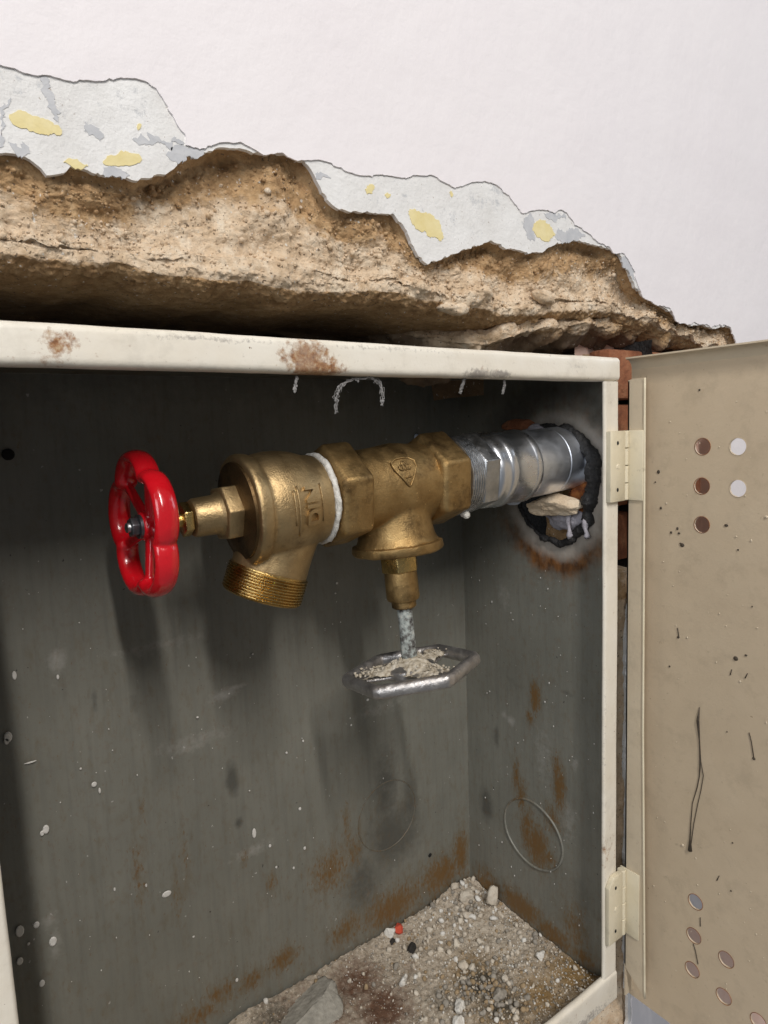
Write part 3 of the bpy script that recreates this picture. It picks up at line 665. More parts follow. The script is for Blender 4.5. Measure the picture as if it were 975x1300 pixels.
for x, y, a, b in [(10, 935, 3.2, 6), (8, 940, 2, 4), (58, 1052, 2.5, 5), (53, 1057, 1.6, 3), (25, 1181, 3, 6), (46, 1173, 2.2, 3.5), (67, 1194, 2.8, 5), (25, 1219, 2.3, 4), (36, 1197, 1.1, 1.6),
                   (53, 1247, 2, 3.6), (18, 857, 1.8, 5), (119, 995, 2.3, 3), (126, 1003, 1, 3.5), (322, 1057, 2, 6), (211, 1134, 4, 3.5), (342, 1073, 1.3, 2), (380, 1026, 1.4, 2), (363, 955, 1.2, 1.5),
                   (73, 859, 1.2, 3), (102, 975, 1, 1.2), (384, 940, 1, 1.5), (386, 1076, 1.3, 2), (372, 1101, 1, 1.6), (38, 967, 5, .9), (290, 880, 1, 1), (250, 910, 1.2, 1.2), (427, 740, 1.4, 1.6), (425, 753, 1, 1),
                   (350, 1100, 1, 1.4), (300, 1243, 1.3, 2), (320, 830, 1.2, 1.2), (460, 880, 1.2, 2), (466, 888, 1.5, 1.5), (445, 920, 1, 1.3), (145, 1128, .9, 2), (185, 1123, .9, 2), (100, 790, .8, .8), (205, 600, .9, .9), (245, 1188, 1, 1), (316, 1003, .8, .8)]:
    c = on(x, y, 1, DY)-np.array((0, .0011, 0)); d = np.linalg.norm(c-CAMP)/FPX
    disc(g, c, (0, -1, 0), d, .0005, 10, (a*1.25, b))
for _ in range(70):
    x, y = random.uniform(0, 580), random.uniform(700, 1280); c = on(x, y, 1, DY)-np.array((0, .0011, 0))
    if c[2] < -.53: continue
    disc(g, c, (0, -1, 0), random.uniform(.00018, .0005), .0003, 7, (1, random.uniform(.8, 2)))
obj('paint_spatter', g, M_FLECK, back, kind='stuff')
g = G()
for _ in range(60):
    c = np.array((XS-.0008, random.uniform(.02, .17), random.uniform(-.50, -.16)))
    disc(g, c, (-1, 0, 0), random.uniform(.0002, .0006), .0003, 7, (1, random.uniform(.8, 2)))
obj('paint_spatter', g, M_FLECK, side, kind='stuff')

# hinges
def hinge(z0, z1, lab, peak):
    h = bpy.data.objects.new('hinge', None); COL.objects.link(h); h.parent = cab
    h.location = Vector((-.004, -.002, (z0+z1)/2))-wloc(cab); h.empty_display_size = .01; h['label'] = lab
    def hp(name, g, mat=M_HINGE, bev=.0005):
        o = obj(name, g, mat, h, 40, attrs=dict(rust=np.zeros(len(g.v)), grime=np.zeros(len(g.v))))
        if bev: bevel(o, bev, 2)
        return o
    pk = .008 if peak else 0
    g = fill([[(-.0165, z1), (.0025, z1), (.0025, z0), (-.010, z0), (-.0165, z0-pk)]], 1, -.0035, .0004); hp('hinge_leaf', g)
    n = 4
    for k in range(n):
        a = z0+(z1-z0)*k/n; b = z0+(z1-z0)*(k+1)/n
        g = lathe(G(), (.0050, -.0005, a-.0003), (0, 0, -1), [(0, .0030), (.0005, .0036), (abs(b-a)-.0011, .0036), (abs(b-a)-.0006, .0030)], 16); hp('knuckle', g, bev=0)
    for f in (.17, .83):
        g = disc(G(), (-.0075, -.0036, z0+(z1-z0)*f), (0, -1, 0), .0014, .0003, 12, (.9, 1.2)); hp('screw_hole', g, M_HOLE, 0)
    g = disc(G(), (-.0070, -.0035, z0+(z1-z0)*.5), (0, -1, 0), .0022, .0005, 14); hp('rivet', g, bev=0)
    return h
hinge(-.0560, -.1108, 'upper hinge with dark screw slots', False)
hinge(-.4255, -.4850, 'lower hinge, thickly painted', True)

# door swung open square to the wall
door = bpy.data.objects.new('door', None); COL.objects.link(door); door.parent = cab; door.location = Vector((.02, 0, -.27))-wloc(cab); door['label'] = 'beige inner face with round vent holes'
XD, YE, ZT, ZD = .020, -.44, -.0005, -.552
holes = [(.0555, .0695), (.0555, .0984), (.0561, .1271), (.0808, .0696), (.0816, .0990), (.0571, .4297), (.0563, .4595), (.0556, .4898), (.0821, .4629), (.0810, .4951), (.1068, .4970), (.1068, .0695), (.1068, .0990), (.0816, .1271), (.1068, .1271), (.1068, .4640), (.0816, .4297)]
loops = [[(.003, ZT), (YE, ZT), (YE, ZD), (.003, ZD)]]
hset = holes[:11]
for y, z in hset:
    loops.append([(-y+.0057*math.cos(a)*random.uniform(.97, 1.03), -z+.0060*math.sin(a)*random.uniform(.97, 1.03)) for a in np.linspace(0, 2*math.pi, 28, endpoint=False)])
g = fill(loops, 0, XD, XD+.0014)
def dpart(name, g, mat=M_DOOR, ru=(), gr=(), sm=None):
    P = np.array(g.v); return obj(name, g, mat, door, sm, attrs=dict(rust=spots(P, ru, (1, 2)), grime=spots(P, gr, (1, 2))))
dpart('door_sheet', g)
g = G(); box(g, (.0095, -.0020, -.018), (XD, -.0008, ZD+.006)); dpart('side_flange', g, M_LIP)
g = fill([[(-.0008, -.0175), (-.0045, -.0165), (-.0152, -.0165), (-.0165, -.30), (-.0205, -.535), (-.0030, -.520), (-.0008, -.515)]], 0, .0095, .0106)
o = dpart('hinge_lip', g, M_LIP)
g = tube(G(), [(.0094, np.interp(z, [-.535, -.30, -.0165], [-.0205, -.0165, -.0152]), z) for z in np.linspace(-.0165, -.535, 60)], .0009, 8); dpart('rolled_edge', g, M_HINGE, sm=180)
# top return with a soft bend
sec = [(XD+.0012, -.012), (XD+.0002, -.009), (XD-.0012, -.0045), (XD-.0040, -.0016), (XD-.0085, -.0006), (XD-.0085, .0006), (XD-.003, .0004), (XD+.0012, -.0022)]
g = G(); n = 90; vs = []
for y in np.linspace(.0028, YE, n):
    for q in sec: vs.append((q[0], y, q[1]))
m = len(sec); g.add(vs, [(i*m+k, i*m+(k+1) % m, (i+1)*m+(k+1) % m, (i+1)*m+k) for i in range(n-1) for k in range(m)]+[tuple(range(m)), tuple((n-1)*m+m-1-k for k in range(m))])
dpart('top_return', g, M_LIP, sm=60)
for (z0, z1) in ((-.0560, -.1108), (-.4255, -.4850)):
    g = G(); box(g, (.0080, -.0150, z1), (.0094, .0030, z0)); o = dpart('hinge_strap', g, M_HINGE); bevel(o, .0005, 2)
# dirt rims round the holes, tar run and specks
for i, (y, z) in enumerate(hset):
    ring = [(XD-.0001, -y+.0059*math.cos(a), -z+.0062*math.sin(a)) for a in np.linspace(0, 2*math.pi, 40, endpoint=False)]
    g = tube(G(), ring, .00022, 6, True); obj('hole_rim', g, M_DOOR if i in (3, 4) else M_RUSTP, door, 180)
g = G()
run = [(888, 898), (886, 915), (888, 940), (889, 965), (888, 985), (885, 1000), (879, 1020), (877, 1045), (876, 1065), (876, 1080)]
pr = [on(x, y, 0, XD-.0004) for x, y in run]; tube(g, pr, lambda i: (.0003, .0011, .0005, .0007, .0004, .0004, .0003, .0004, .0006, .0017)[i], 7)
run = [(889, 962), (893, 985), (890, 1003), (886, 1020), (881, 1045), (877, 1074)]
tube(g, [on(x, y, 0, XD-.0004) for x, y in run], lambda i: .0003, 6)
for q in ([(951, 930), (954, 942), (957, 962)], [(860, 797), (861, 803), (862, 810)], [(929, 850), (927, 857)], [(949, 855), (946, 861)], [(913, 1112), (910, 1118)], [(889, 1165), (889, 1176)], [(880, 1198), (883, 1208), (886, 1224)]):
    tube(g, [on(x, y, 0, XD-.0003) for x, y in q], lambda i: .00035, 6)
for x, y, r in [(836, 599, .0013), (832, 612, .0007), (839, 645, .001), (852, 676, .001), (860, 671, .001), (862, 677, .0011), (866, 692, .0018), (864, 690, .001), (922, 667, .0015), (888, 495, .0008), (934, 836, .0018), (947, 832, .001), (861, 809, .0012), (930, 1070, .0007), (928, 1131, .0006), (850, 846, .0008), (923, 929, .0006), (937, 698, .0007), (955, 770, .0006), (957, 963, .0012)]:
    c = on(x, y, 0, XD-.0002); disc(g, c, (-1, 0, 0), r, .0004, 9, (1, random.uniform(.7, 1.3)))
obj('tar_speck', g, M_DRIP, door, 180, kind='stuff')
g = G()
for _ in range(110):
    c = np.array((XD-.0001, random.uniform(-.13, -.02), random.uniform(-.54, -.015))); r = random.uniform(.0002, .0007)*(2 if random.random() < .06 else 1)
    disc(g, c, (-1, 0, 0), r, r*.6, 8, (1, random.uniform(.8, 1.8)))
P = np.array(g.v); obj('paint_nib', g, M_LIP, door, 180, kind='stuff', attrs=dict(rust=np.zeros(len(P)), grime=np.zeros(len(P))))

# ------------------------------------------------------------------ pipework
A0 = np.array((0, .056, -.078)); A1 = np.array((-.349, .066, -.0975)); AX = (A1-A0)/np.linalg.norm(A1-A0)
def at(s): return A0+AX*s
pipe = thing('steel_pipe', 'shiny pressed steel pipe with beaded coupling entering the scorched hole in the side', 'pipe', tuple(at(-.02)))
g = lathe(G(), at(-.09), AX, [(0, .0272), (.1095, .0272), (.110, .0267), (.1112, .0267), (.1117, .0274), (.147, .0275)], 64); obj('pipe', g, M_SATIN, pipe, 40)
g = lathe(G(), A0, AX, [(.0540, .0278), (.0545, .0288), (.0562, .0293), (.0592, .0293), (.0606, .0288), (.0615, .0284), (.0795, .0284), (.0803, .0288), (.082, .0295), (.086, .0295), (.0878, .0288), (.0886, .0283), (.0935, .0287), (.098, .0282), (.100, .026)], 64)
obj('coupling', g, M_STEEL, pipe, 50)
g = hexnut(G(), A0, AX, .0985, .1155, .0315, .35, .1); o = obj('coupling_nut', g, M_ZINC, pipe); bevel(o, .0008, 2)
prof = []
for k in range(6): prof += [(.1150+k*.0022, .0282), (.1158+k*.0022, .0296), (.1166+k*.0022, .0296), (.1172+k*.0022, .0282)]
g = lathe(G(), A0, AX, prof, 56); g = displace(g, lambda q: fbm(q, 300, 2, 3)*.001); obj('thread', g, M_ZINC, pipe, 40)
c = at(.1225)+np.array((0, -.014, -.028)); g = rock(G(), c, (.0035, .0028, .0026), 3, .8, 5); obj('sealant_blob', g, M_TAPE, pipe, 180)

# old valve: bronze tee body, hexagon ends, branch with handwheel below
old = thing('globe_valve', 'aged bronze valve lying in the line with a dusty grey handwheel hanging below', 'valve', tuple(at(.17)))
TC = .1790
BD = np.array((.045, -.065, -.997)); BD /= np.linalg.norm(BD)
BO = at(TC)
g = lathe(G(), A0, AX, [(.140, .0280), (.152, .0282), (.160, .0278), (.1765, .0300), (.195, .0282), (.205, .0278), (.222, .0278)], 48)
lathe(g, BO, BD, [(.0, .0245), (.015, .0250), (.028, .0260), (.036, .0275), (.041, .0300)], 48)
o = obj('valve_body', g, M_OLDBR, old); cast(o, .0011, 10)
g = lathe(G(), BO, BD, [(.040, .0295), (.0405, .0318), (.045, .0325), (.0465, .0312), (.0475, .026)], 56); g = displace(g, lambda q: fbm(q, 150, 3, 6)*.0016); obj('branch_flange', g, M_OLDBR, old, 60)
def hexend(s0, s1, rc, ph):
    g = hexnut(G(), A0, AX, s0, s1, rc, ph, .13); o = obj('hexagon_end', g, M_OLDBR, old)
    bake(o, [('BEVEL', dict(width=.0022, segments=3, limit_method='ANGLE', angle_limit=math.radians(25)))]); o.data.shade_smooth(); o.data.set_sharp_from_angle(angle=math.radians(35))
    return o
hexend(.128, .1555, .0350, .42); hexend(.2115, .2365, .0355, .36)
# raised cast mark on the flats and the shield on the body
def onbody(s, ang, r):
    x, y, z = frame(AX); # angle measured from the camera-facing side, upwards
    fwd = np.array((0, -1., 0)); fwd -= AX*(fwd@AX); fwd /= np.linalg.norm(fwd); upv = np.cross(AX, fwd); 
    if upv[2] < 0: upv = -upv
    return A0+AX*s+r*(fwd*math.cos(ang)+upv*math.sin(ang))
def mark(pts, s0, a0, sc, r, w, closed=False):
    return tube(G(), [onbody(s0-px*sc, a0+py*sc/r, r) for px, py in pts], w, 6, closed)
sh = [(-1, .75), (-.55, 1.05), (0, 1.1), (.55, 1.05), (1, .75), (.95, .25), (.5, -.45), (.12, -1.0), (0, -1.1), (-.12, -1.0), (-.5, -.45), (-.95, .25)]
g = mark(sh, .184, .42, .0095, .0295, .0008, True); obj('cast_shield', g, M_OLDBR, old, 180)
g = G()
for px, py in ((0, .62), (-.3, .3), (.3, .3), (0, .3)):
    tube(g, [onbody(.184-(px+.2*math.cos(a))*.0095, .42+(py+.2*math.sin(a))*.0095/.0295, .0295) for a in np.linspace(0, 2*math.pi, 14, endpoint=False)], .00055, 6, True)
tube(g, [onbody(.184-px*.0095, .42-.45*.0095/.0295, .0296) for px in (-.22, 0, .22)], .0006, 6)
obj('cast_clover', g, M_OLDBR, old, 180)
# bonnet and spindle
g = hexnut(G(), BO, BD, .046, .0605, .0142, .2, .08); o = obj('bonnet_nut', g, M_BRIGHT, old); bevel(o, .0008, 2)
prof = [(.060, .0112), (.062, .0116), (.079, .0119), (.081, .0112), (.082, .0088), (.0860, .0088), (.0870, .0078)]
g = lathe(G(), BO, BD, prof, 40); obj('bonnet', g, M_OLDBR, old, 40)
SB = np.array((.03, -.075, -.99)); SB /= np.linalg.norm(SB); S0 = BO+BD*.084
g = lathe(G(), S0, SB, [(0, .0056), (.004, .0056), (.02, .0053), (.034, .0056), (.049, .0060)], 24); g = displace(g, lambda q: fbm(q, 300, 4, 2)*.0016); obj('spindle', g, M_VERD, old, 180)
HCn = S0+SB*.0485
HN = np.array((-.06, .15, 1.0)); HN /= np.linalg.norm(HN)
hx = np.cross((0, 1, 0), HN); hx /= np.linalg.norm(hx); hy = np.cross(HN, hx)
def hp(r, a, h=0): return HCn+hx*r*math.cos(a)+hy*r*math.sin(a)+HN*h
def rhex(a, R):
    b = ((a+.63) % (math.pi/3))-math.pi/6; return R*(.88+.12*(math.cos(math.pi/6)/math.cos(b)-math.cos(math.pi/6))/(1-math.cos(math.pi/6))*1.0)
NP = 96
g = G(); pts = [hp(rhex(2*math.pi*k/NP, .0512)-.004, 2*math.pi*k/NP) for k in range(NP)]
sweep(g, pts, lambda i: ell(.0042, .0050, 12), True, HN)
for k in range(3):
    a = .42+k*2*math.pi/3
    sweep(g, [hp(r, a, -.0005) for r in np.linspace(.0, .047, 8)], lambda i: ell(.0135-.0005*i, .0030, 12), False, HN)
lathe(g, HCn, HN, [(-.006, .012), (-.003, .018), (.003, .018), (.0055, .011)], 32)
o = obj('handwheel', g, M_ALU, old); cast(o, .0009, 6)
# dust and droppings heaped on the wheel
g = G(); n = 70
for k in range(3):
    a = .42+k*2*math.pi/3
    rs = np.linspace(-.004, .037, 60); w = np.linspace(-1, 1, 26); P = np.zeros((60, 26, 3))
    for i, r in enumerate(rs):
        for j, q in enumerate(w):
            wd = .0145*(1-.25*max(0, r)/.04); base = hp(r, a)+(-hx*math.sin(a)+hy*math.cos(a))*q*wd
            hh = -.0012+(1-q*q)*(.0022+.0085*math.exp(-(max(r, 0)/.015)**2)) if abs(q) < 1 else 0
            P[i, j] = base+HN*(.0018+hh)
    b = len(g.v); grid(g, P)
g = displace(g, lambda q: fbm(q, 120, 3, 4)*.005+fbm(q, 600, 3, 3, .7)*.003)
obj('dust_heap', g, M_DUST, old, 180, kind='stuff')
g = G()
for _ in range(170):
    k = random.choice((0, 0, 1, 1, 2)); a = .42+k*2*math.pi/3+random.uniform(-.35, .35); r = random.uniform(.004, .040)
    rock(g, hp(r, a, .004+.006*math.exp(-(r/.015)**2)), np.array((1, 1, .8))*random.uniform(.0004, .0013), 1, .3, random.randrange(99))
obj('dust_grain', g, M_DUST, old, kind='stuff')

# hose valve: bulbous body, raked outlet, red wheel
hv = thing('hose_valve', 'bronze hose valve with a glossy red five-lobed handwheel and threaded outlet', 'valve', tuple(at(.265)))
OC = at(.2580); OD = np.array((-.33, .10, -.94)); OD /= np.linalg.norm(OD)
g = lathe(G(), A0, AX, [(.2405, .0284), (.2435, .0287), (.2475, .0289), (.2515, .0304), (.256, .0320), (.262, .0333), (.268, .0338), (.274, .0337), (.279, .0330), (.282, .0322), (.2835, .0320), (.2845, .0338), (.2905, .0344), (.2925, .0336)], 64)
lathe(g, OC, OD, [(.0, .025), (.02, .0245), (.035, .0240), (.0445, .0243), (.0452, .0243)], 48)
o = obj('valve_body', g, M_BRASS, hv); cast(o, .0010, 7)
prof = [(.044, .0245)]
for k in range(9): prof += [(.0448+k*.0018, .0246), (.0454+k*.0018, .0258), (.0459+k*.0018, .0258), (.0465+k*.0018, .0246)]
prof += [(.0612, .0250), (.0622, .0240), (.0622, .021), (.048, .0205)]
g = lathe(G(), OC, OD, prof, 72, cap=(True, True)); obj('threaded_outlet', g, M_BRIGHT, hv, 35)
g = lathe(G(), A0, AX, [(.2920, .0300), (.2940, .0296), (.2945, .0265), (.2955, .020)], 56); obj('cover_disc', g, M_DKBR, hv, 40)
g = hexnut(G(), A0, AX, .2940, .3050, .0178, .12, .1); o = obj('bonnet_nut', g, M_BRASS, hv); bevel(o, .0008, 2)
g = lathe(G(), A0, AX, [(.3045, .0138), (.306, .0126), (.3075, .0118), (.320, .0114), (.3215, .0105), (.322, .008)], 40); obj('bonnet', g, M_BRASS, hv, 40)
g = hexnut(G(), A0, AX, .3225, .3280, .0103, .5, .1); o = obj('gland_nut', g, M_BRIGHT, hv); bevel(o, .0005, 2)
g = lathe(G(), A0, AX, [(.3275, .0044), (.335, .0044), (.3355, .0036), (.352, .0036)], 24); obj('spindle', g, M_BRIGHT, hv, 40)
g = lathe(G(), A0, AX, [(.2372, .0288), (.2377, .0297), (.2386, .0301), (.2396, .0297), (.2402, .0288)], 64); g = displace(g, lambda q: fbm(q, 200, 4, 6, .7)*.0042); obj('sealing_tape', g, M_TAPE, hv, 180)
ec = OC+OD*.034+np.array((.0262, -.006, .010)); ex, ey, ez = frame((.0, 1, .1))
g = tube(G(), [ec+.0036*(ex*math.cos(a)+ey*math.sin(a)) for a in np.linspace(0, 2*math.pi, 24, endpoint=False)], .0013, 8, True); obj('chain_eye', g, M_BRASS, hv, 180)
# raised letters
cu = bpy.data.curves.new('letters', 'FONT'); cu.body = 'DIN'; cu.size = 1; cu.extrude = .0; cu.align_x = 'CENTER'; cu.align_y = 'CENTER'; cu.offset = .028
to = bpy.data.objects.new('letters', cu); COL.objects.link(to); dg = bpy.context.evaluated_depsgraph_get(); dg.update()
lm = bpy.data.meshes.new_from_object(to.evaluated_get(dg)); bpy.data.objects.remove(to)
bm = bmesh.new(); bm.from_mesh(lm); bmesh.ops.subdivide_edges(bm, edges=bm.edges[:], cuts=1)
r_ = bmesh.ops.extrude_face_region(bm, geom=bm.faces[:]); top = [v for v in r_['geom'] if isinstance(v, bmesh.types.BMVert)]; tops = set(v.index for v in top)
bm.verts.index_update(); topi = set(v.index for v in top)
LS = .0130; g = G()
def rb(q): return float(np.interp(q, [.2405, .2475, .2515, .256, .262, .268, .274], [.0284, .0289, .0304, .0320, .0333, .0338, .0337]))
vs = []
for v in bm.verts:
    u, w = v.co.x*LS, v.co.y*LS*1.0          # u runs upward round the body, w points towards the wheel
    vs.append(onbody(.2585+w, .02+u/.032, rb(.2585+w)+(.0021 if v.index in topi else -.003)))
g.add(vs, [tuple(x.index for x in f.verts) for f in bm.faces]); bm.free()
obj('raised_letters', g, M_BRASS, hv)
g = G()
for w, u0, u1 in ((.2680, -.017, .012), (.2705, -.010, .010)):
    tube(g, [onbody(w, .02+q/.032, rb(w)+.0002) for q in np.linspace(u0, u1, 8)], .0007, 6)
tube(g, [onbody(.2505, .02+q/.032, rb(.2505)+.0002) for q in np.linspace(-.012, .013, 8)], .0005, 6)
obj('raised_rule', g, M_BRASS, hv, 180)
# red wheel
WC = np.array((-.3485, .0665, -.0975)); tl = -.05
wy = np.array((tl, 1, 0)); wy /= np.linalg.norm(wy); wz = np.array((0, 0, 1.)); wn = np.cross(wy, wz)
if wn[0] > 0: wn = -wn
def wp(r, a, h=0): return WC-wy*r*math.cos(a)+wz*r*math.sin(a)+wn*h
PH = math.radians(-11); NW = 180; g = G(); pts = []
for k in range(NW):
    a = 2*math.pi*k/NW; b = ((a-PH) % (2*math.pi/5))-math.pi/5; c = max(0, math.cos(b/(math.pi/5)*math.pi/2))
    pts.append(wp(.0300+.0090*c**.5, a))
sweep(g, pts, lambda i: ell(.0039, .0066, 14), True, wn)
for k in range(5):
    a = PH+2*math.pi*k/5
    sweep(g, [wp(r, a, -.0045*(1-r/.033)) for r in np.linspace(.004, .0325, 8)], lambda i: ell(.0042-.00012*i, .0026, 10), False, wn)
lathe(g, WC-wn*.0085, wn, [(0, .0072), (.001, .0085), (.009, .0080), (.010, .0065)], 32)
o = obj('handwheel', g, M_RED, hv); cast(o, .0007, 5)
g = lathe(G(), WC, wn, [(.0012, .0068), (.0028, .0068), (.0029, .004)], 28); obj('washer', g, M_DKNUT, hv, 40)
g = hexnut(G(), WC, wn, .0028, .0072, .0056, .3, .1); o = obj('wheel_nut', g, M_DKNUT, hv); bevel(o, .0004, 2)
g = lathe(G(), WC, wn, [(.0070, .0030), (.0088, .0028), (.0093, .002)], 20); obj('spindle_tip', g, M_ZINC, hv, 40)

# ------------------------------------------------------------------ things round the pipe
def single(name, g, mat, label, cat, smooth=None, group=None, kind=None, attrs=None):
    P = np.array(g.v); loc = ((P[:, 0].min()+P[:, 0].max())/2, (P[:, 1].min()+P[:, 1].max())/2, P[:, 2].min())
    return obj(name, g, mat, None, smooth, loc=loc, attrs=attrs, kind=kind, label=label, cat=cat, group=group)
g = rock(G(), on(698, 641, 0, -.014), (.013, .028, .0095), 5, .22, 12, (.05, .0, .35), 6); g = displace(g, lambda q: fbm(q, 160, 4, 5)*.003)
single('rock', g, M_ROCK, 'cream wedge of rock jammed in the scorched hole under the shiny pipe', 'rock', 180)
g = rock(G(), on(738, 632, 0, .012), (.010, .010, .022), 4, .5, 31, (.1, 0, 0)); g = displace(g, lambda q: fbm(q, 200, 4, 5)*.006)
single('rusty_lump', g, M_RUSTP, 'orange rusty lump behind the rock inside the scorched hole', 'rust lump', 180)
g = rock(G(), on(718, 656, 0, .004), (.010, .022, .010), 4, .5, 14, (.1, 0, 0)); g = displace(g, lambda q: fbm(q, 160, 4, 5)*.006)
single('plaster_lump', g, M_SEAL, 'lilac grey plaster lump under the cream rock at the hole', 'plaster', 180)
g = rock(G(), on(660, 541, 0, -.004), (.005, .018, .006), 4, .5, 17, (.0, 0, 0), 3); single('brick_chip', g, M_BRICK, 'reddish brick chip lodged above the shiny pipe at the hole', 'brick chip', 180)
g = rock(G(), on(678, 544, 0, -.006), (.005, .012, .004), 4, .5, 19, (.0, 0, 0), 3); single('mortar_chip', g, M_SEAL, 'pale mortar chip lying on top of the pipe beside the brick chip', 'mortar chip', 180)
g = rock(G(), on(650, 634, 0, -.012), (.006, .010, .005), 4, .2, 21, (.0, 0, 0)); single('glint_lump', g, M_PALE, 'pale blue lump standing in for a glint under the steel coupling', 'painted glint', 180)  # added lump, its pale colour stands in for a bluish glint
# masonry fill seen through the opening, near-black colour standing in for the shade inside
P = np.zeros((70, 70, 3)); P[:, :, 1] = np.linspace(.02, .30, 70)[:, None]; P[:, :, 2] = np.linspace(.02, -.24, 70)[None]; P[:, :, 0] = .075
g = grid(G(), P); g = displace(g, lambda q: fbm(q, 30, 4, 3)*.02); obj('hole_rubble', g, M_CHAR_VOID, wall, 180)

# cobwebs under the top of the frame
def web(pts, w, label, seed):
    P = [on(x, y, 1, .006) for x, y in pts]; g = G(); rs = np.random.default_rng(seed)
    for k in range(7):
        Q = []
        n = 26
        for i in range(n):
            u = i/(n-1)*(len(P)-1); a = int(min(u, len(P)-2)); q = P[a]+(P[a+1]-P[a])*(u-a)
            Q.append(q+rs.normal(size=3)*np.array((w*.45, w*.3, w*.3)))
        tube(g, Q, lambda i: .00010+.00018*rs.random(), 4)
    for _ in range(26):
        u = rs.uniform(0, len(P)-1.01); a = int(u); q = P[a]+(P[a+1]-P[a])*(u-a)+rs.normal(size=3)*w*.3
        rock(g, q, np.array((1, .5, 1.4))*rs.uniform(.0003, .0008), 1, .5, int(rs.integers(99)))
    single('cobweb', g, M_WEB, label, 'cobweb', None, 'cobwebs under the frame')
web([(428, 523), (427, 505), (432, 490), (445, 482), (470, 479), (482, 485), (486, 500), (485, 514)], .0018, 'large arched dusty cobweb below the frame right of the rust patch', 1)
web([(590, 478), (588, 487), (584, 499)], .0013, 'short curled cobweb hanging under the smudged spot of the frame', 2)
web([(639, 477), (641, 490), (638, 500)], .0011, 'thin straight cobweb, rightmost of those hanging under the frame', 3)
web([(377, 478), (375, 488), (374, 497)], .0009, 'tiny cobweb hanging directly below the rust patch', 4)
web([(768, 960), (766, 975), (765, 990)], .0009, 'small cobweb tuft on the right frame edge beside the rust streaks', 5)

# ------------------------------------------------------------------ rubble on the cabinet floor
ZF = -.533
nx, ny = 330, 150
A, B = np.meshgrid(np.linspace(XL+.02, -.004, nx), np.linspace(.0052, DY-.002, ny), indexing='ij')
P = np.stack([A.ravel(), B.ravel(), np.full(A.size, ZF)], 1)
hz = fbm(P, 9, 3, 4)*.010 + fbm(P, 60, 4, 6)*.005 + fbm(P, 300, 3, 8, .7)*.004
hz += -.002+.004*np.exp(-((P[:, 0]+.03)/.05)**2-((P[:, 1]-.16)/.035)**2) + .003*np.exp(-((P[:, 0]+.02)/.03)**2)+.003*np.exp(-((P[:, 1]-.175)/.012)**2)+.006*np.exp(-((P[:, 1]-.006)/.012)**2)
P[:, 2] += hz
g = G(); g.v = list(map(tuple, P)); g.f = [(i*ny+j, i*ny+j+1, (i+1)*ny+j+1, (i+1)*ny+j) for i in range(nx-1) for j in range(ny-1)]
def fsp(l): 
    return spots(P, [((on(x, y, 2, ZF)[0], on(x, y, 2, ZF)[1]), (s*.0006, s*.0006), k) for x, y, s, k in l], (0, 1))
red = fsp([(455, 1245, 50, .8), (485, 1275, 50, .9), (400, 1290, 70, .7), (520, 1228, 26, .4)])
och = fsp([(735, 1235, 60, .9), (690, 1262, 50, .8), (600, 1230, 45, .7), (640, 1285, 60, .6)])
drk = fsp([(610, 1245, 42, .75), (640, 1275, 40, .7), (560, 1265, 30, .5), (350, 1290, 40, .6)])
single('rubble_bed', g, M_BED, 'bed of crumbled mortar dust covering the cabinet floor', 'rubble', 180, kind='stuff', attrs=dict(redrust=red, ochre=och, dark=drk))
def fz(x, y):
    i = np.argmin((P[:, 0]-x)**2+(P[:, 1]-y)**2); return P[i, 2]
Pg = P[:, 2].reshape(nx, ny)
def fz(x, y):
    i = int(np.clip((x-(XL+.02))/(-.004-XL-.02)*(nx-1), 0, nx-1)); j = int(np.clip((y-.0052)/(DY-.0072)*(ny-1), 0, ny-1)); return Pg[i, j]
gs = [G() for _ in range(4)]
for _ in range(3800):
    x = -.005-abs(random.gauss(0, .13)); y = random.uniform(.008, DY-.003)
    if x < XL+.03: continue
    s = .00045*math.exp(abs(random.gauss(0, .62))); s = min(s, .0026)
    k = random.choices(range(4), (6, 3, 1.6, 2))[0]
    if red[np.argmin((P[::37, 0]-x)**2+(P[::37, 1]-y)**2)*37] > .45 and random.random() < .55: continue
    rock(gs[k], (x, y, fz(x, y)+s*.45), np.array((1, random.uniform(.7, 1.1), random.uniform(.6, .95)))*s, 1 if s < .0018 else 2, .5, random.randrange(500), (random.random()*3, random.random()*3, random.random()*3))
for _ in range(170):
    x = -.006-abs(random.gauss(0, .075)); y = DY-.006-abs(random.gauss(0, .055))
    if y < .02 or x < -.3: continue
    s = random.choice((.0016, .002, .0026, .0034, .0042))*random.uniform(.7, 1.1)
    rock(gs[random.choice((0, 0, 0, 2, 1))], (x, min(y, DY-s-.002), fz(x, y)+s*.45), np.array((1, random.uniform(.7, 1), random.uniform(.55, .85)))*s, 2, .45, random.randrange(500), (random.random()*3, random.random()*3, random.random()*3), 4)
for x0, y0, n in ((610, 1250, 130), (640, 1268, 60)):
    c = on(x0, y0, 2, ZF)
    for _ in range(n):
        x, y = c[0]+random.gauss(0, .018), c[1]+random.gauss(0, .013); s = random.uniform(.0008, .0027)
        if x > -.006 or y < .016: continue
        rock(gs[random.choice((1, 1, 3))], (x, y, fz(x, y)+s*.6), np.array((1, .9, .8))*s, 2, .5, random.randrange(500), (random.random()*3, random.random()*3, 0))
for k, nm in enumerate(('cream', 'grey', 'white', 'ochre')):
    single('gravel', gs[k], M_PEB[k], nm+' mortar crumbs scattered over the cabinet floor', 'gravel', 180, kind='stuff')
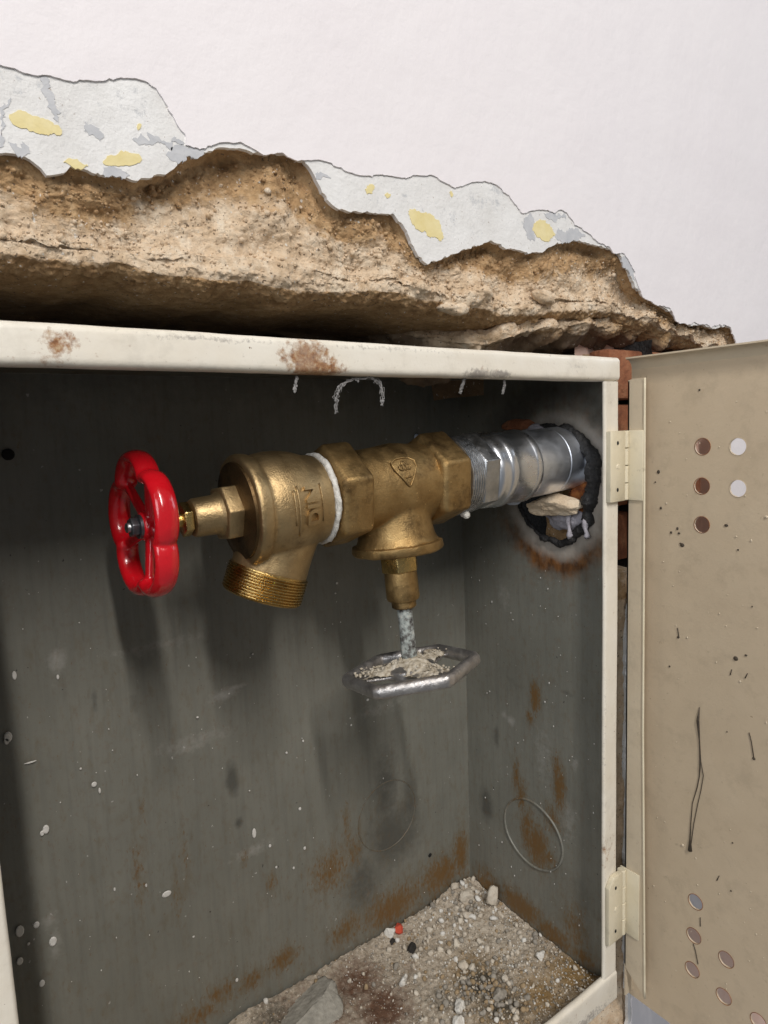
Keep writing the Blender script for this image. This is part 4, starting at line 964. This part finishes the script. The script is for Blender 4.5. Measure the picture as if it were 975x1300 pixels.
def chunk(name, x, y, size, mat, label, cat, seed, rot=(0, 0, 0), flat=4, rough=.3, group=None, lift=.6):
    c = on(x, y, 2, ZF+.004); c = (c[0], min(c[1], DY-size[1]*.9-.003), fz(c[0], c[1])+size[2]*lift)
    g = rock(G(), c, size, 4, rough, seed, rot, flat); g = displace(g, lambda q: fbm(q, 300, 3, 5)*.0016); single(name, g, mat, label, cat, 180, group)
chunk('mortar_chunk', 625, 1147, (.0075, .0065, .0125), M_PEB[0], 'tallest cream mortar chunk standing against the right side near the corner', 'mortar chunk', 3, (.1, .15, .3))
chunk('mortar_chunk', 593, 1142, (.0085, .007, .0065), M_PEB[0], 'round cream mortar chunk left of the tallest one in the corner', 'mortar chunk', 5)
chunk('mortar_chunk', 592, 1161, (.0055, .005, .004), M_PEB[0], 'small cream mortar chunk just in front of the round one', 'mortar chunk', 8)
chunk('mortar_chunk', 575, 1130, (.005, .004, .004), M_PEB[0], 'small cream mortar chunk nearest the back corner', 'mortar chunk', 9)
chunk('slab', 398, 1278, (.036, .024, .0085), M_SLAB, 'flat grey broken slab in the front left of the rubble', 'slab', 11, (.06, -.1, .35), 7, .18, None, .5)
chunk('tile_fragment', 507, 1177, (.0058, .0055, .0055), M_REDC, 'bright red tile fragment against the back sheet', 'tile fragment', 13, (.3, .2, .5), 8, .12)
chunk('white_stone', 495, 1182, (.0055, .005, .005), M_PEB[2], 'white stone touching the red tile fragment', 'stone', 15)
chunk('black_bit', 522, 1200, (.0055, .0035, .0050), M_BLK, 'black bit in front of the red tile fragment', 'black bit', 17, (0, .5, .4))
chunk('black_bit', 499, 1189, (.0045, .003, .0025), M_BLK, 'dark flat bit below the white stone and red tile', 'black bit', 18, (0, .2, .4))
chunk('white_stone', 512, 1241, (.0045, .0035, .006), M_PEB[2], 'upright white stone on the edge of the rusty red area', 'stone', 19, (.3, .2, .2))
chunk('white_stone', 583, 1274, (.0065, .0048, .0055), M_PEB[2], 'pointed white stone beside the dark grey gravel', 'stone', 21, (.2, .3, .8))
chunk('white_stone', 582, 1293, (.006, .005, .005), M_PEB[2], 'white stone at the front edge below the pointed one', 'stone', 23)
chunk('mortar_chunk', 588, 1218, (.005, .0045, .004), M_PEB[0], 'cream mortar chunk just behind the dark grey gravel', 'mortar chunk', 25)
chunk('white_stone', 745, 1212, (.005, .004, .0035), M_PEB[2], 'white stone alone on the ochre dust by the right frame', 'stone', 27)
chunk('mortar_chunk', 686, 1213, (.005, .004, .0035), M_PEB[2], 'pale chip at the foot of the right side panel', 'mortar chunk', 29)
chunk('grey_stone', 633, 1257, (.0075, .006, .006), M_PEB[1], 'largest grey stone in the dark gravel heap', 'stone', 31)
